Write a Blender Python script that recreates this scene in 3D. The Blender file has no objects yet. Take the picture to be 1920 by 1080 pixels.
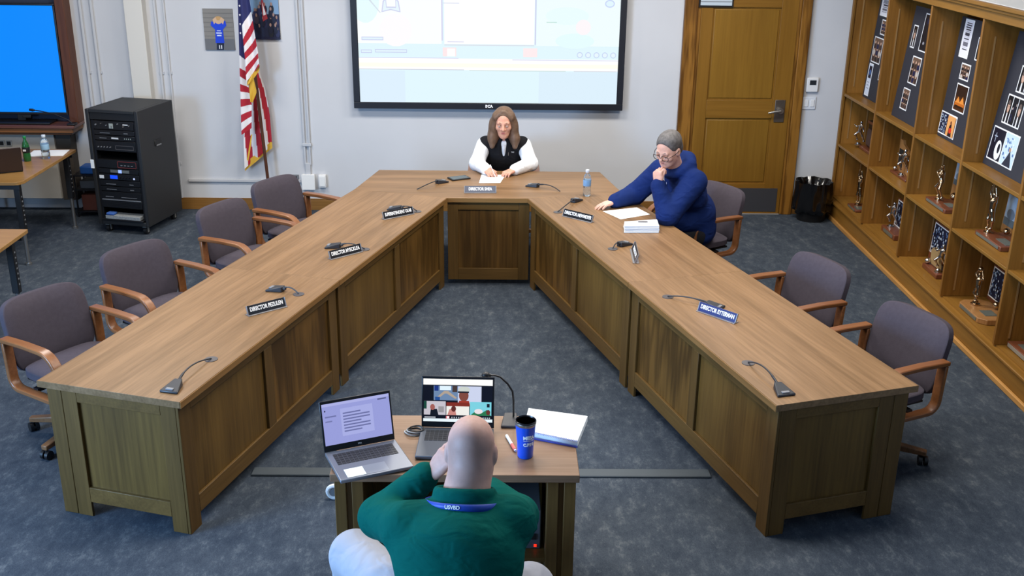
import bpy, bmesh, math, random
import numpy as np
from mathutils import Matrix, Vector

random.seed(7)
PI = math.pi
SC = bpy.context.scene
COL = SC.collection

# ------------------------------------------------------------------ camera
CAM_H = 3.044
F_PX = 1998.1
YAW, PITCH, ROLL = 0.01449, 0.3543, 0.01204


def cam_axes():
    cy, sy = math.cos(YAW), math.sin(YAW)
    fwd = Vector((sy * math.cos(PITCH), cy * math.cos(PITCH), -math.sin(PITCH)))
    right = Vector((cy, -sy, 0))
    up = right.cross(fwd)
    r2 = right * math.cos(ROLL) + up * math.sin(ROLL)
    u2 = -right * math.sin(ROLL) + up * math.cos(ROLL)
    return r2, u2, fwd


CR, CU, CF = cam_axes()
cam_d = bpy.data.cameras.new('camera')
cam_d.sensor_width = 36.0
cam_d.lens = 36.0 * F_PX / 1920.0
cam_d.clip_start = 0.05
cam = bpy.data.objects.new('camera', cam_d)
COL.objects.link(cam)
rot = Matrix((CR, CU, -CF)).transposed()
cam.matrix_world = Matrix.Translation((0, 0, CAM_H)) @ rot.to_4x4()
SC.camera = cam

# ------------------------------------------------------------------ world, lights, exposure
SC.view_settings.view_transform = 'Standard'
SC.view_settings.look = 'None'
SC.view_settings.gamma = 1.0
SC.view_settings.use_curve_mapping = False
SC.view_settings.exposure = 0.0

W = bpy.data.worlds.new('world')
SC.world = W
W.use_nodes = True
W.node_tree.nodes['Background'].inputs[0].default_value = (0.55, 0.7, 1.0, 1)
W.node_tree.nodes['Background'].inputs[1].default_value = 1.0


def area_light(name, loc, rot, sx, sy, power, col):
    d = bpy.data.lights.new(name, 'AREA')
    d.shape = 'RECTANGLE'
    d.size, d.size_y = sx, sy
    d.energy = power
    d.color = col
    o = bpy.data.objects.new(name, d)
    o.location = loc
    o.rotation_euler = rot
    COL.objects.link(o)
    return o


CEIL = 3.62
for ly, pw in ((5.3, 71), (8.3, 75)):
    for lx in (-2.9, -0.3, 1.8):
        area_light('ceiling_lamp', (lx, ly, CEIL - 0.03), (0, 0, 0), 1.2, 0.6, pw, (1.0, 0.95, 0.88))
# daylight of the tall windows in the left wall, towards the camera end of the room
area_light('window_daylight', (-5.9, 1.7, 1.75), (0, -PI / 2 + 0.12, 0), 1.7, 2.6, 700, (0.34, 0.60, 1.0))

# ------------------------------------------------------------------ pixel helpers (photograph pixels -> known planes of the room)


def ray(p):
    return CF + CR * ((p[0] - 960) / F_PX) - CU * ((p[1] - 540) / F_PX)


def atz(x, y, z):
    d = ray((x, y))
    return Vector((0, 0, CAM_H)) + d * ((z - CAM_H) / d.z)


def aty(x, y, Y):
    d = ray((x, y))
    return Vector((0, 0, CAM_H)) + d * (Y / d.y)


def atx(x, y, X):
    d = ray((x, y))
    return Vector((0, 0, CAM_H)) + d * (X / d.x)


# ------------------------------------------------------------------ materials


def lin(c):
    out = []
    for v in c[:3]:
        v = v / 255.0
        out.append(v / 12.92 if v <= 0.04045 else ((v + 0.055) / 1.055) ** 2.4)
    return (out[0], out[1], out[2], 1.0)


MC = {}


def mat(name, rgb, rough=0.6, metal=0.0, var=0.0, vscale=8.0, bump=0.0, bscale=120.0, spec=0.5, emit=0.0, trans=0.0, coat=0.0):
    key = (name, tuple(rgb), rough, metal, var, emit, trans)
    if key in MC:
        return MC[key]
    m = bpy.data.materials.new(name)
    m.use_nodes = True
    nt = m.node_tree
    b = nt.nodes['Principled BSDF']
    b.inputs['Base Color'].default_value = lin(rgb)
    b.inputs['Roughness'].default_value = rough
    b.inputs['Metallic'].default_value = metal
    b.inputs['Specular IOR Level'].default_value = spec
    b.inputs['Coat Weight'].default_value = coat
    b.inputs['Transmission Weight'].default_value = trans
    if emit > 0:
        b.inputs['Emission Color'].default_value = lin(rgb)
        b.inputs['Emission Strength'].default_value = emit
    if var > 0 or bump > 0:
        tc = nt.nodes.new('ShaderNodeTexCoord')
    if var > 0:
        n = nt.nodes.new('ShaderNodeTexNoise')
        n.inputs['Scale'].default_value = vscale
        n.inputs['Detail'].default_value = 4
        nt.links.new(tc.outputs['Object'], n.inputs['Vector'])
        r = nt.nodes.new('ShaderNodeValToRGB')
        c = lin(rgb)
        r.color_ramp.elements[0].position = 0.3
        r.color_ramp.elements[1].position = 0.7
        r.color_ramp.elements[0].color = tuple(max(0, v * (1 - var)) for v in c[:3]) + (1,)
        r.color_ramp.elements[1].color = tuple(min(1, v * (1 + var)) for v in c[:3]) + (1,)
        nt.links.new(n.outputs['Fac'], r.inputs['Fac'])
        nt.links.new(r.outputs['Color'], b.inputs['Base Color'])
    if bump > 0:
        n2 = nt.nodes.new('ShaderNodeTexNoise')
        n2.inputs['Scale'].default_value = bscale
        n2.inputs['Detail'].default_value = 3
        nt.links.new(tc.outputs['Object'], n2.inputs['Vector'])
        bp = nt.nodes.new('ShaderNodeBump')
        bp.inputs['Strength'].default_value = bump
        bp.inputs['Distance'].default_value = 0.01
        nt.links.new(n2.outputs['Fac'], bp.inputs['Height'])
        nt.links.new(bp.outputs['Normal'], b.inputs['Normal'])
    MC[key] = m
    return m


def wood(name, c1, c2, axis='Z', rough=0.4, fine=70.0, broad=7.0, contrast=1.0, offset=0.0, coat=0.0, cath=0.0, spec=0.28):
    key = (name, axis, offset)
    if key in MC:
        return MC[key]
    m = bpy.data.materials.new(name)
    m.use_nodes = True
    nt = m.node_tree
    L = nt.links.new
    b = nt.nodes['Principled BSDF']
    b.inputs['Roughness'].default_value = rough
    b.inputs['Coat Weight'].default_value = coat
    b.inputs['Specular IOR Level'].default_value = spec
    b.inputs['Coat Roughness'].default_value = 0.35
    tc = nt.nodes.new('ShaderNodeTexCoord')

    def mapped(s_across, s_along):
        mp = nt.nodes.new('ShaderNodeMapping')
        mp.inputs['Location'].default_value = (offset, offset * 1.7, offset * 0.6)
        s = [s_across] * 3
        s['XYZ'.index(axis)] = s_along
        mp.inputs['Scale'].default_value = s
        L(tc.outputs['Object'], mp.inputs['Vector'])
        return mp.outputs['Vector']

    n1 = nt.nodes.new('ShaderNodeTexNoise')
    n1.inputs['Scale'].default_value = 1.0
    n1.inputs['Detail'].default_value = 3
    n1.inputs['Distortion'].default_value = 0.6
    L(mapped(broad, broad * 0.07), n1.inputs['Vector'])
    n2 = nt.nodes.new('ShaderNodeTexNoise')
    n2.inputs['Scale'].default_value = 1.0
    n2.inputs['Detail'].default_value = 5
    L(mapped(fine, fine * 0.045), n2.inputs['Vector'])
    mx = nt.nodes.new('ShaderNodeMath')
    mx.operation = 'MULTIPLY_ADD'
    L(n1.outputs['Fac'], mx.inputs[0])
    mx.inputs[1].default_value = 0.55
    mm = nt.nodes.new('ShaderNodeMath')
    mm.operation = 'MULTIPLY'
    L(n2.outputs['Fac'], mm.inputs[0])
    mm.inputs[1].default_value = 0.45
    L(mm.outputs[0], mx.inputs[2])
    fac = mx.outputs[0]
    if cath > 0:
        wv = nt.nodes.new('ShaderNodeTexWave')
        wv.wave_type = 'RINGS'
        wv.inputs['Scale'].default_value = 1.0
        wv.inputs['Distortion'].default_value = 5.0
        wv.inputs['Detail'].default_value = 2.0
        wv.inputs['Detail Scale'].default_value = 1.2
        L(mapped(broad * 1.6, broad * 0.16), wv.inputs['Vector'])
        m3 = nt.nodes.new('ShaderNodeMath')
        m3.operation = 'MULTIPLY_ADD'
        L(wv.outputs['Fac'], m3.inputs[0])
        m3.inputs[1].default_value = cath
        L(fac, m3.inputs[2])
        m4 = nt.nodes.new('ShaderNodeMath')
        m4.operation = 'SUBTRACT'
        L(m3.outputs[0], m4.inputs[0])
        m4.inputs[1].default_value = cath * 0.5
        fac = m4.outputs[0]
    r = nt.nodes.new('ShaderNodeValToRGB')
    r.color_ramp.elements[0].position = 0.5 - 0.17 / contrast
    r.color_ramp.elements[1].position = 0.5 + 0.17 / contrast
    r.color_ramp.elements[0].color = lin(c2)
    r.color_ramp.elements[1].color = lin(c1)
    L(fac, r.inputs['Fac'])
    L(r.outputs['Color'], b.inputs['Base Color'])
    MC[key] = m
    return m


def carpet_material():
    m = bpy.data.materials.new('carpet')
    m.use_nodes = True
    nt = m.node_tree
    L = nt.links.new
    b = nt.nodes['Principled BSDF']
    b.inputs['Roughness'].default_value = 0.95
    b.inputs['Specular IOR Level'].default_value = 0.1
    tc = nt.nodes.new('ShaderNodeTexCoord')

    def noise(scale, detail, sx=1.0, sy=1.0, rz=0.0, rough=0.6):
        mp = nt.nodes.new('ShaderNodeMapping')
        mp.inputs['Scale'].default_value = (sx, sy, 1)
        mp.inputs['Rotation'].default_value = (0, 0, rz)
        L(tc.outputs['Object'], mp.inputs['Vector'])
        n = nt.nodes.new('ShaderNodeTexNoise')
        n.inputs['Scale'].default_value = scale
        n.inputs['Detail'].default_value = detail
        n.inputs['Roughness'].default_value = rough
        L(mp.outputs['Vector'], n.inputs['Vector'])
        return n.outputs['Fac']

    def ramp(fac, stops):
        r = nt.nodes.new('ShaderNodeValToRGB')
        el = r.color_ramp.elements
        while len(el) < len(stops):
            el.new(0.5)
        for e, (p, c) in zip(el, stops):
            e.position = p
            e.color = c
        L(fac, r.inputs['Fac'])
        return r.outputs['Color']

    def mixc(fac, a, bb):
        x = nt.nodes.new('ShaderNodeMix')
        x.data_type = 'RGBA'
        if isinstance(fac, float):
            x.inputs['Factor'].default_value = fac
        else:
            L(fac, x.inputs['Factor'])
        L(a, x.inputs['A'])
        L(bb, x.inputs['B'])
        return x.outputs['Result']

    base = ramp(noise(1.2, 6, 1.3, 0.5, 0.2, 0.65), [(0.34, lin((43, 52, 65))), (0.5, lin((60, 69, 80))), (0.66, lin((77, 84, 92)))])
    patch = ramp(noise(8.0, 10, 1.5, 0.8, -0.15, 0.82), [(0.38, lin((36, 45, 58))), (0.53, lin((63, 71, 81))), (0.66, lin((114, 120, 124)))])
    c = mixc(0.68, base, patch)
    streak = ramp(noise(22.0, 6, 1.2, 0.7, 0.3, 0.8), [(0.58, (0, 0, 0, 1)), (0.74, (0.5, 0.5, 0.5, 1))])
    light = nt.nodes.new('ShaderNodeRGB')
    light.outputs[0].default_value = lin((132, 138, 142))
    c = mixc(streak, c, light.outputs[0])
    pile = ramp(noise(170.0, 2), [(0.3, lin((40, 47, 60))), (0.7, lin((96, 104, 113)))])
    c = mixc(0.22, c, pile)
    L(c, b.inputs['Base Color'])
    bp = nt.nodes.new('ShaderNodeBump')
    bp.inputs['Strength'].default_value = 0.35
    bp.inputs['Distance'].default_value = 0.004
    L(noise(260.0, 2), bp.inputs['Height'])
    L(bp.outputs['Normal'], b.inputs['Normal'])
    return m


# ------------------------------------------------------------------ objects: things, parts, structure
BASE = {}


def link(o, parent=None):
    COL.objects.link(o)
    if parent is not None:
        o.parent = parent
    return o


def tag(o, label, cat, group=None, kind=None):
    o['label'] = label
    o['category'] = cat
    if group:
        o['group'] = group
    if kind:
        o['kind'] = kind
    return o


def thing(name, label, cat, loc=(0, 0, 0), rz=0.0, group=None):
    o = bpy.data.objects.new(name, None)
    o.empty_display_size = 0.05
    COL.objects.link(o)
    o.location = loc
    o.rotation_euler = (0, 0, rz)
    BASE[o.name] = Matrix.Translation(loc) @ Matrix.Rotation(rz, 4, 'Z')
    return tag(o, label, cat, group)


def world_child(o, root):
    """parts modelled in room coordinates under a thing that stands somewhere"""
    o.matrix_parent_inverse = BASE[root.name].inverted()
    return o


def kids(o):
    return [c for c in bpy.data.objects if c.parent == o]


def dup(root, loc, rz, label, group=None):
    r = root.copy()
    COL.objects.link(r)
    r.location = loc
    r.rotation_euler = (0, 0, rz)
    r['label'] = label
    if group:
        r['group'] = group
    BASE[r.name] = Matrix.Translation(loc) @ Matrix.Rotation(rz, 4, 'Z')
    for ch in kids(root):
        c = ch.copy()
        COL.objects.link(c)
        c.parent = r
        for g in kids(ch):
            d = g.copy()
            COL.objects.link(d)
            d.parent = c
    return r


class MB:
    """collects shapes into ONE mesh"""

    def __init__(self):
        self.v, self.f, self.mi = [], [], []
        self.m = Matrix.Identity(4)
        self.cur = 0

    def add(self, vs, fs):
        o = len(self.v)
        self.v += [tuple(self.m @ Vector(p)) for p in vs]
        self.f += [tuple(i + o for i in f) for f in fs]
        self.mi += [self.cur] * len(fs)
        return self

    def box(self, x0, y0, z0, x1, y1, z1):
        x0, x1 = min(x0, x1), max(x0, x1)
        y0, y1 = min(y0, y1), max(y0, y1)
        z0, z1 = min(z0, z1), max(z0, z1)
        vs = [(x0, y0, z0), (x1, y0, z0), (x1, y1, z0), (x0, y1, z0), (x0, y0, z1), (x1, y0, z1), (x1, y1, z1), (x0, y1, z1)]
        return self.add(vs, [(3, 2, 1, 0), (4, 5, 6, 7), (0, 1, 5, 4), (1, 2, 6, 5), (2, 3, 7, 6), (3, 0, 4, 7)])

    def prism(self, poly, z0, z1):
        n = len(poly)
        ar = sum(poly[i][0] * poly[(i + 1) % n][1] - poly[(i + 1) % n][0] * poly[i][1] for i in range(n))
        if ar < 0:
            poly = poly[::-1]
        vs = [(p[0], p[1], z0) for p in poly] + [(p[0], p[1], z1) for p in poly]
        fs = [tuple(range(n))[::-1], tuple(range(n, 2 * n))] + [(i, (i + 1) % n, n + (i + 1) % n, n + i) for i in range(n)]
        return self.add(vs, fs)

    def tube(self, pts, r, n=10, closed=False, caps=True, flat=None):
        """sweep a circle (or a flat rectangle (w along first normal, h)) along points"""
        pts = [Vector(p) for p in pts]
        rs = r if isinstance(r, (list, tuple)) else [r] * len(pts)
        N = len(pts)
        up = None
        vs = []
        for i, p in enumerate(pts):
            if closed:
                t = (pts[(i + 1) % N] - pts[i - 1]).normalized()
            else:
                t = (pts[min(i + 1, N - 1)] - pts[max(i - 1, 0)]).normalized()
            if up is None:
                up = Vector((1, 0, 0)) if flat else (Vector((0, 0, 1)) if abs(t.z) < 0.9 else Vector((1, 0, 0)))
            a = (up - t * up.dot(t)).normalized()
            if not flat:
                up = a
            bb = t.cross(a)
            if flat:
                w, h = flat
                for sx, sy in ((-1, -1), (1, -1), (1, 1), (-1, 1)):
                    vs.append(p + a * (sx * w / 2) + bb * (sy * h / 2))
            else:
                for k in range(n):
                    an = 2 * PI * k / n
                    vs.append(p + a * (math.cos(an) * rs[i]) + bb * (math.sin(an) * rs[i]))
        if flat:
            n = 4
        fs = []
        R_ = N if closed else N - 1
        for i in range(R_):
            j = (i + 1) % N
            for k in range(n):
                k2 = (k + 1) % n
                fs.append((i * n + k, i * n + k2, j * n + k2, j * n + k))
        if not closed and caps:
            fs.append(tuple(range(n))[::-1])
            fs.append(tuple((N - 1) * n + k for k in range(n)))
        return self.add(vs, fs)

    def lathe(self, prof, c=(0, 0, 0), n=24):
        """prof: (radius, z) from bottom to top about the z axis at c"""
        vs, fs = [], []
        for r, z in prof:
            for k in range(n):
                a = 2 * PI * k / n
                vs.append((c[0] + r * math.cos(a), c[1] + r * math.sin(a), c[2] + z))
        for i in range(len(prof) - 1):
            for k in range(n):
                k2 = (k + 1) % n
                fs.append((i * n + k, i * n + k2, (i + 1) * n + k2, (i + 1) * n + k))
        fs.append(tuple(range(n))[::-1])
        fs.append(tuple((len(prof) - 1) * n + k for k in range(n)))
        return self.add(vs, fs)

    def ball(self, c, r, n=14, sc=(1, 1, 1)):
        prof = []
        vs, fs = [], []
        for i in range(1, n):
            t = PI * i / n
            for k in range(n * 2):
                a = PI * k / n
                vs.append((c[0] + sc[0] * r * math.sin(t) * math.cos(a), c[1] + sc[1] * r * math.sin(t) * math.sin(a), c[2] - sc[2] * r * math.cos(t)))
        b0 = len(vs)
        vs.append((c[0], c[1], c[2] - r * sc[2]))
        vs.append((c[0], c[1], c[2] + r * sc[2]))
        w = n * 2
        for i in range(n - 2):
            for k in range(w):
                k2 = (k + 1) % w
                fs.append((i * w + k, i * w + k2, (i + 1) * w + k2, (i + 1) * w + k))
        for k in range(w):
            fs.append((b0, (k + 1) % w, k))
            fs.append((b0 + 1, (n - 2) * w + k, (n - 2) * w + (k + 1) % w))
        return self.add(vs, fs)

    def quad(self, a, b, c, d):
        return self.add([a, b, c, d], [(0, 1, 2, 3)])

    def grid(self, rows, solid=0.0):
        """rows: list of lists of points"""
        nr, nc = len(rows), len(rows[0])
        vs = [p for r in rows for p in r]
        fs = [(i * nc + j, i * nc + j + 1, (i + 1) * nc + j + 1, (i + 1) * nc + j) for i in range(nr - 1) for j in range(nc - 1)]
        return self.add(vs, fs)

    def build(self, name, mats, parent=None, bevel=0.0, seg=2, smooth=35, world=False, subsurf=0, solidify=0.0):
        me = bpy.data.meshes.new(name)
        me.from_pydata(self.v, [], self.f)
        if not isinstance(mats, (list, tuple)):
            mats = [mats]
        for mm in mats:
            me.materials.append(mm)
        if len(mats) > 1:
            me.polygons.foreach_set('material_index', self.mi)
        me.update()
        if smooth:
            me.shade_smooth()
            me.set_sharp_from_angle(angle=math.radians(smooth))
        o = bpy.data.objects.new(name, me)
        link(o, parent)
        if parent is not None and world:
            root = parent
            while root.parent is not None:
                root = root.parent
            if root == parent:
                world_child(o, root)
        if solidify:
            s = o.modifiers.new('s', 'SOLIDIFY')
            s.thickness = solidify
            s.offset = 0
        if bevel:
            bv = o.modifiers.new('b', 'BEVEL')
            bv.width = bevel
            bv.segments = seg
            bv.limit_method = 'ANGLE'
            bv.angle_limit = math.radians(40)
            bv.harden_normals = False
        if subsurf:
            ss = o.modifiers.new('ss', 'SUBSURF')
            ss.levels = ss.render_levels = subsurf
        return o


def basis(o, ux, uy):
    """matrix with local x = ux, y = uy, z = normal, at o"""
    ux, uy = Vector(ux).normalized(), Vector(uy).normalized()
    n = ux.cross(uy)
    M = Matrix((ux, uy, n)).transposed().to_4x4()
    return Matrix.Translation(o) @ M


def layered(name, M, items, parent, world=False, step=0.0006, emit=0.0, rough=0.5):
    """one mesh of flat coloured shapes lying on each other: a printed or lit picture"""
    mb = MB()
    mb.m = M
    mats, idx = [], {}
    for i, it in enumerate(items):
        kind, g, col = it[0], it[1], it[2]
        e = it[3] if len(it) > 3 else emit
        key = (tuple(col), e)
        if key not in idx:
            idx[key] = len(mats)
            mats.append(mat(name + '_print', col, rough=rough, emit=e, spec=0.0 if e else 0.3) if not e else glow(name + '_glow', col, e))
        mb.cur = idx[key]
        z = step * (i + 1) if step else 0.0
        if kind == 'r':
            x0, y0, x1, y1 = g
            mb.add([(x0, y0, z), (x1, y0, z), (x1, y1, z), (x0, y1, z)], [(0, 1, 2, 3)])
        elif kind == 'e':
            cx, cy, rx, ry = g
            n = 18
            mb.add([(cx + rx * math.cos(2 * PI * k / n), cy + ry * math.sin(2 * PI * k / n), z) for k in range(n)], [tuple(range(n))])
        elif kind == 'p':
            n = len(g)
            ar = sum(g[k][0] * g[(k + 1) % n][1] - g[(k + 1) % n][0] * g[k][1] for k in range(n))
            gg = g if ar > 0 else g[::-1]
            mb.add([(p[0], p[1], z) for p in gg], [tuple(range(n))])
    return mb.build(name, mats, parent, smooth=0, world=world)


def glow(name, rgb, e):
    key = (name, tuple(rgb), e, 'glow')
    if key in MC:
        return MC[key]
    m = bpy.data.materials.new(name)
    m.use_nodes = True
    b = m.node_tree.nodes['Principled BSDF']
    b.inputs['Base Color'].default_value = (0.01, 0.01, 0.012, 1)
    b.inputs['Roughness'].default_value = 0.6
    b.inputs['Specular IOR Level'].default_value = 0.08
    b.inputs['Emission Color'].default_value = lin(rgb)
    b.inputs['Emission Strength'].default_value = e
    MC[key] = m
    return m


def lettering(name, s, size, material, M, parent, world=False, bend=None, sx=1.0, bold=0.0):
    cu = bpy.data.curves.new(name, 'FONT')
    cu.body = s
    cu.size = size
    cu.align_x = 'CENTER'
    cu.align_y = 'CENTER'
    cu.extrude = 0.0004
    cu.offset = bold
    tmp = bpy.data.objects.new('tmp_text', cu)
    COL.objects.link(tmp)
    dg = bpy.context.evaluated_depsgraph_get()
    me = bpy.data.meshes.new_from_object(tmp.evaluated_get(dg))
    bpy.data.objects.remove(tmp)
    bpy.data.curves.remove(cu)
    me.name = name
    for v in me.vertices:
        p = Vector((v.co.x * sx, v.co.y, v.co.z))
        if bend:
            a = p.x / bend
            p = Vector((bend * math.sin(a), p.y, bend * math.cos(a) - bend + p.z))
        v.co = M @ p
    me.materials.clear()
    me.materials.append(material)
    o = bpy.data.objects.new(name, me)
    link(o, parent)
    if world and parent is not None and parent.parent is None:
        world_child(o, parent)
    return o


# ------------------------------------------------------------------ smooth bodies (implicit shapes meshed as one surface)


def cap(a, b, ra, rb=None, k=0.03, lab=0):
    return ('c', np.array(a, float), np.array(b, float), ra, ra if rb is None else rb, k, lab)


def ell(c, r, ax=None, k=0.03, lab=0, neg=False):
    return ('n' if neg else 'e', np.array(c, float), np.array(r, float), np.eye(3) if ax is None else np.array(ax, float), k, lab)


def tor(c, n, R_, r, k=0.01, lab=0, sq=1.0):
    n = np.array(n, float)
    return ('t', np.array(c, float), n / np.linalg.norm(n), R_, r, k, lab, sq)


def grow(prims, t):
    out = []
    for p in prims:
        p = list(p)
        if p[0] == 'c':
            p[3] += t
            p[4] += t
        elif p[0] in 'en':
            p[2] = p[2] + t
        out.append(tuple(p))
    return out


def sdf_mesh(name, prims, h, mats, parent, world=True, smooth_it=2):
    lo, hi = np.full(3, 1e9), np.full(3, -1e9)
    bbs = []
    for p in prims:
        if p[0] == 'c':
            m = max(p[3], p[4])
            a = np.minimum(p[1], p[2]) - m
            b = np.maximum(p[1], p[2]) + m
        elif p[0] == 't':
            a = p[1] - p[3] - p[4]
            b = p[1] + p[3] + p[4]
        else:
            e = np.sqrt(((p[3].T * p[2]) ** 2).sum(1))
            a, b = p[1] - e, p[1] + e
        bbs.append((a, b))
        if p[0] != 'n':
            lo, hi = np.minimum(lo, a), np.maximum(hi, b)
    lo -= 3 * h
    hi += 3 * h
    n = np.ceil((hi - lo) / h).astype(int) + 1
    F = np.full(n, 1.0, np.float32)
    Lb = np.zeros(n, np.int16)
    D0 = np.full(n, 1.0, np.float32)
    for p, (a, b) in zip(prims, bbs):
        k = p[5] if p[0] in 'ct' else p[4]
        lab = p[6] if p[0] in 'ct' else p[5]
        pad = k + 3 * h
        i0 = np.clip(np.floor((a - pad - lo) / h).astype(int), 0, n)
        i1 = np.clip(np.ceil((b + pad - lo) / h).astype(int) + 1, 0, n)
        if (i1 <= i0).any():
            continue
        sl = tuple(slice(i0[q], i1[q]) for q in range(3))
        gx = (lo[0] + h * np.arange(i0[0], i1[0]))[:, None, None]
        gy = (lo[1] + h * np.arange(i0[1], i1[1]))[None, :, None]
        gz = (lo[2] + h * np.arange(i0[2], i1[2]))[None, None, :]
        if p[0] == 'c':
            A, B = p[1], p[2]
            d = B - A
            L2 = d @ d + 1e-12
            px, py, pz = gx - A[0], gy - A[1], gz - A[2]
            t = np.clip((px * d[0] + py * d[1] + pz * d[2]) / L2, 0, 1)
            D = np.sqrt((px - d[0] * t) ** 2 + (py - d[1] * t) ** 2 + (pz - d[2] * t) ** 2) - (p[3] + (p[4] - p[3]) * t)
        elif p[0] == 't':
            px, py, pz = gx - p[1][0], gy - p[1][1], gz - p[1][2]
            hgt = px * p[2][0] + py * p[2][1] + pz * p[2][2]
            rad = np.sqrt(np.maximum(px ** 2 + py ** 2 + pz ** 2 - hgt ** 2, 0))
            D = np.sqrt((rad - p[3]) ** 2 + (hgt / p[7]) ** 2) - p[4]
        else:
            ax = p[3]
            px, py, pz = gx - p[1][0], gy - p[1][1], gz - p[1][2]
            q = [(px * ax[i][0] + py * ax[i][1] + pz * ax[i][2]) for i in range(3)]
            k0 = np.sqrt(sum((q[i] / p[2][i]) ** 2 for i in range(3)))
            k1 = np.sqrt(sum((q[i] / p[2][i] ** 2) ** 2 for i in range(3))) + 1e-9
            D = k0 * (k0 - 1.0) / k1
        f = F[sl]
        D = D.astype(np.float32)
        if p[0] == 'n':
            hh = np.clip(0.5 - 0.5 * (f + D) / k, 0, 1)
            F[sl] = f + (-D - f) * hh + k * hh * (1 - hh)
        else:
            hh = np.clip(0.5 + 0.5 * (D - f) / k, 0, 1)
            F[sl] = D + (f - D) * hh - k * hh * (1 - hh)
            d0 = D0[sl]
            l = Lb[sl]
            mk = D < d0
            l[mk] = lab
            d0[mk] = D[mk]
            Lb[sl] = l
            D0[sl] = d0
    # surface nets
    s = F < 0
    nx, ny, nz = n
    cx, cy, cz = nx - 1, ny - 1, nz - 1
    cnt = np.zeros((cx, cy, cz), np.int8)
    acc = np.zeros((cx, cy, cz, 3), np.float32)
    corners = [(i, j, k) for i in (0, 1) for j in (0, 1) for k in (0, 1)]
    allin = np.ones((cx, cy, cz), bool)
    anyin = np.zeros((cx, cy, cz), bool)
    for i, j, k in corners:
        ss = s[i:i + cx, j:j + cy, k:k + cz]
        allin &= ss
        anyin |= ss
    act = anyin & ~allin
    ids = np.argwhere(act)
    av = np.zeros((len(ids), 3))
    ac = np.zeros(len(ids))
    for ax in range(3):
        for o1 in (0, 1):
            for o2 in (0, 1):
                oa = [0, 0, 0]
                others = [q for q in range(3) if q != ax]
                oa[others[0]], oa[others[1]] = o1, o2
                ob = list(oa)
                ob[ax] = 1
                pa = ids + np.array(oa)
                pb = ids + np.array(ob)
                fa = F[pa[:, 0], pa[:, 1], pa[:, 2]].astype(float)
                fb = F[pb[:, 0], pb[:, 1], pb[:, 2]].astype(float)
                cr = (fa < 0) != (fb < 0)
                t = np.where(cr, fa / np.where(cr, fa - fb, 1.0), 0)
                pos = np.array(oa, float)[None, :].repeat(len(ids), 0)
                pos[:, ax] += t
                av += pos * cr[:, None]
                ac += cr
    verts = lo + h * (ids + av / np.maximum(ac, 1)[:, None])
    index = np.full((cx, cy, cz), -1, np.int32)
    index[ids[:, 0], ids[:, 1], ids[:, 2]] = np.arange(len(ids))
    faces, labs = [], []
    for ax in range(3):
        u, v = (ax + 1) % 3, (ax + 2) % 3
        sa = [slice(1, -1)] * 3
        sb = [slice(1, -1)] * 3
        sa[ax] = slice(0, -1)
        sb[ax] = slice(1, None)
        A, B = s[tuple(sa)], s[tuple(sb)]
        for flip in (False, True):
            e = np.argwhere(A & ~B) if not flip else np.argwhere(~A & B)
            if len(e) == 0:
                continue
            base = e.copy()
            for q in range(3):
                if q != ax:
                    base[:, q] += 1
            quad = []
            for du, dv in ((0, 0), (1, 0), (1, 1), (0, 1)):
                c = base.copy()
                c[:, u] -= 1 - du
                c[:, v] -= 1 - dv
                quad.append(index[c[:, 0], c[:, 1], c[:, 2]])
            q4 = np.stack(quad if not flip else quad[::-1], 1)
            faces.append(q4)
            labs.append(Lb[base[:, 0], base[:, 1], base[:, 2]])
    faces = np.concatenate(faces)
    labs = np.concatenate(labs)
    ok = (faces >= 0).all(1)
    faces, labs = faces[ok], labs[ok]
    # light smoothing
    for _ in range(smooth_it):
        sm = np.zeros_like(verts)
        c = np.zeros(len(verts))
        for q in range(4):
            a, b = faces[:, q], faces[:, (q + 1) % 4]
            np.add.at(sm, a, verts[b])
            np.add.at(sm, b, verts[a])
            np.add.at(c, a, 1)
            np.add.at(c, b, 1)
        verts = verts * 0.5 + 0.5 * sm / np.maximum(c, 1)[:, None]
    me = bpy.data.meshes.new(name)
    me.from_pydata(verts.tolist(), [], faces.tolist())
    if not isinstance(mats, (list, tuple)):
        mats = [mats]
    for mm in mats:
        me.materials.append(mm)
    if len(mats) > 1:
        me.polygons.foreach_set('material_index', np.minimum(labs, len(mats) - 1).astype(np.int32))
    me.update()
    me.shade_smooth()
    o = bpy.data.objects.new(name, me)
    link(o, parent)
    if parent is not None and world and parent.parent is None:
        world_child(o, parent)
    return o


# ------------------------------------------------------------------ shared materials
M_WALL = mat('wall_paint', (198, 199, 202), rough=0.8, var=0.03, vscale=1.5, bump=0.05, bscale=300, spec=0.2)
M_CEIL = mat('ceiling_paint', (176, 174, 168), rough=0.9)
M_WALL2 = mat('far_wall_paint', (128, 120, 108), rough=0.9)
M_TOP = wood('oak_laminate', (141, 109, 76), (113, 85, 55), 'X', rough=0.42, fine=70, broad=9, contrast=1.4, coat=0.04)
M_TOPY = wood('oak_laminate_cross', (141, 109, 76), (113, 85, 55), 'X', rough=0.42, fine=70, broad=9, contrast=1.5, coat=0.06, offset=3.1)
M_EDGE = wood('oak_edge', (150, 112, 66), (122, 88, 48), 'X', rough=0.45)
M_PANEL = wood('oak_panel', (114, 86, 41), (80, 58, 26), 'Z', rough=0.45, fine=60, broad=5, cath=0.06)
M_PANEL2 = wood('oak_panel_heart', (110, 79, 36), (72, 50, 20), 'Z', rough=0.45, fine=60, broad=6, cath=0.3, offset=5.3)
M_FRAME = wood('oak_frame', (106, 79, 40), (82, 60, 28), 'Z', rough=0.45, fine=75, broad=8)
M_RAIL = wood('oak_rail', (112, 84, 43), (86, 63, 30), 'X', rough=0.45, fine=75, broad=8)
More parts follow.
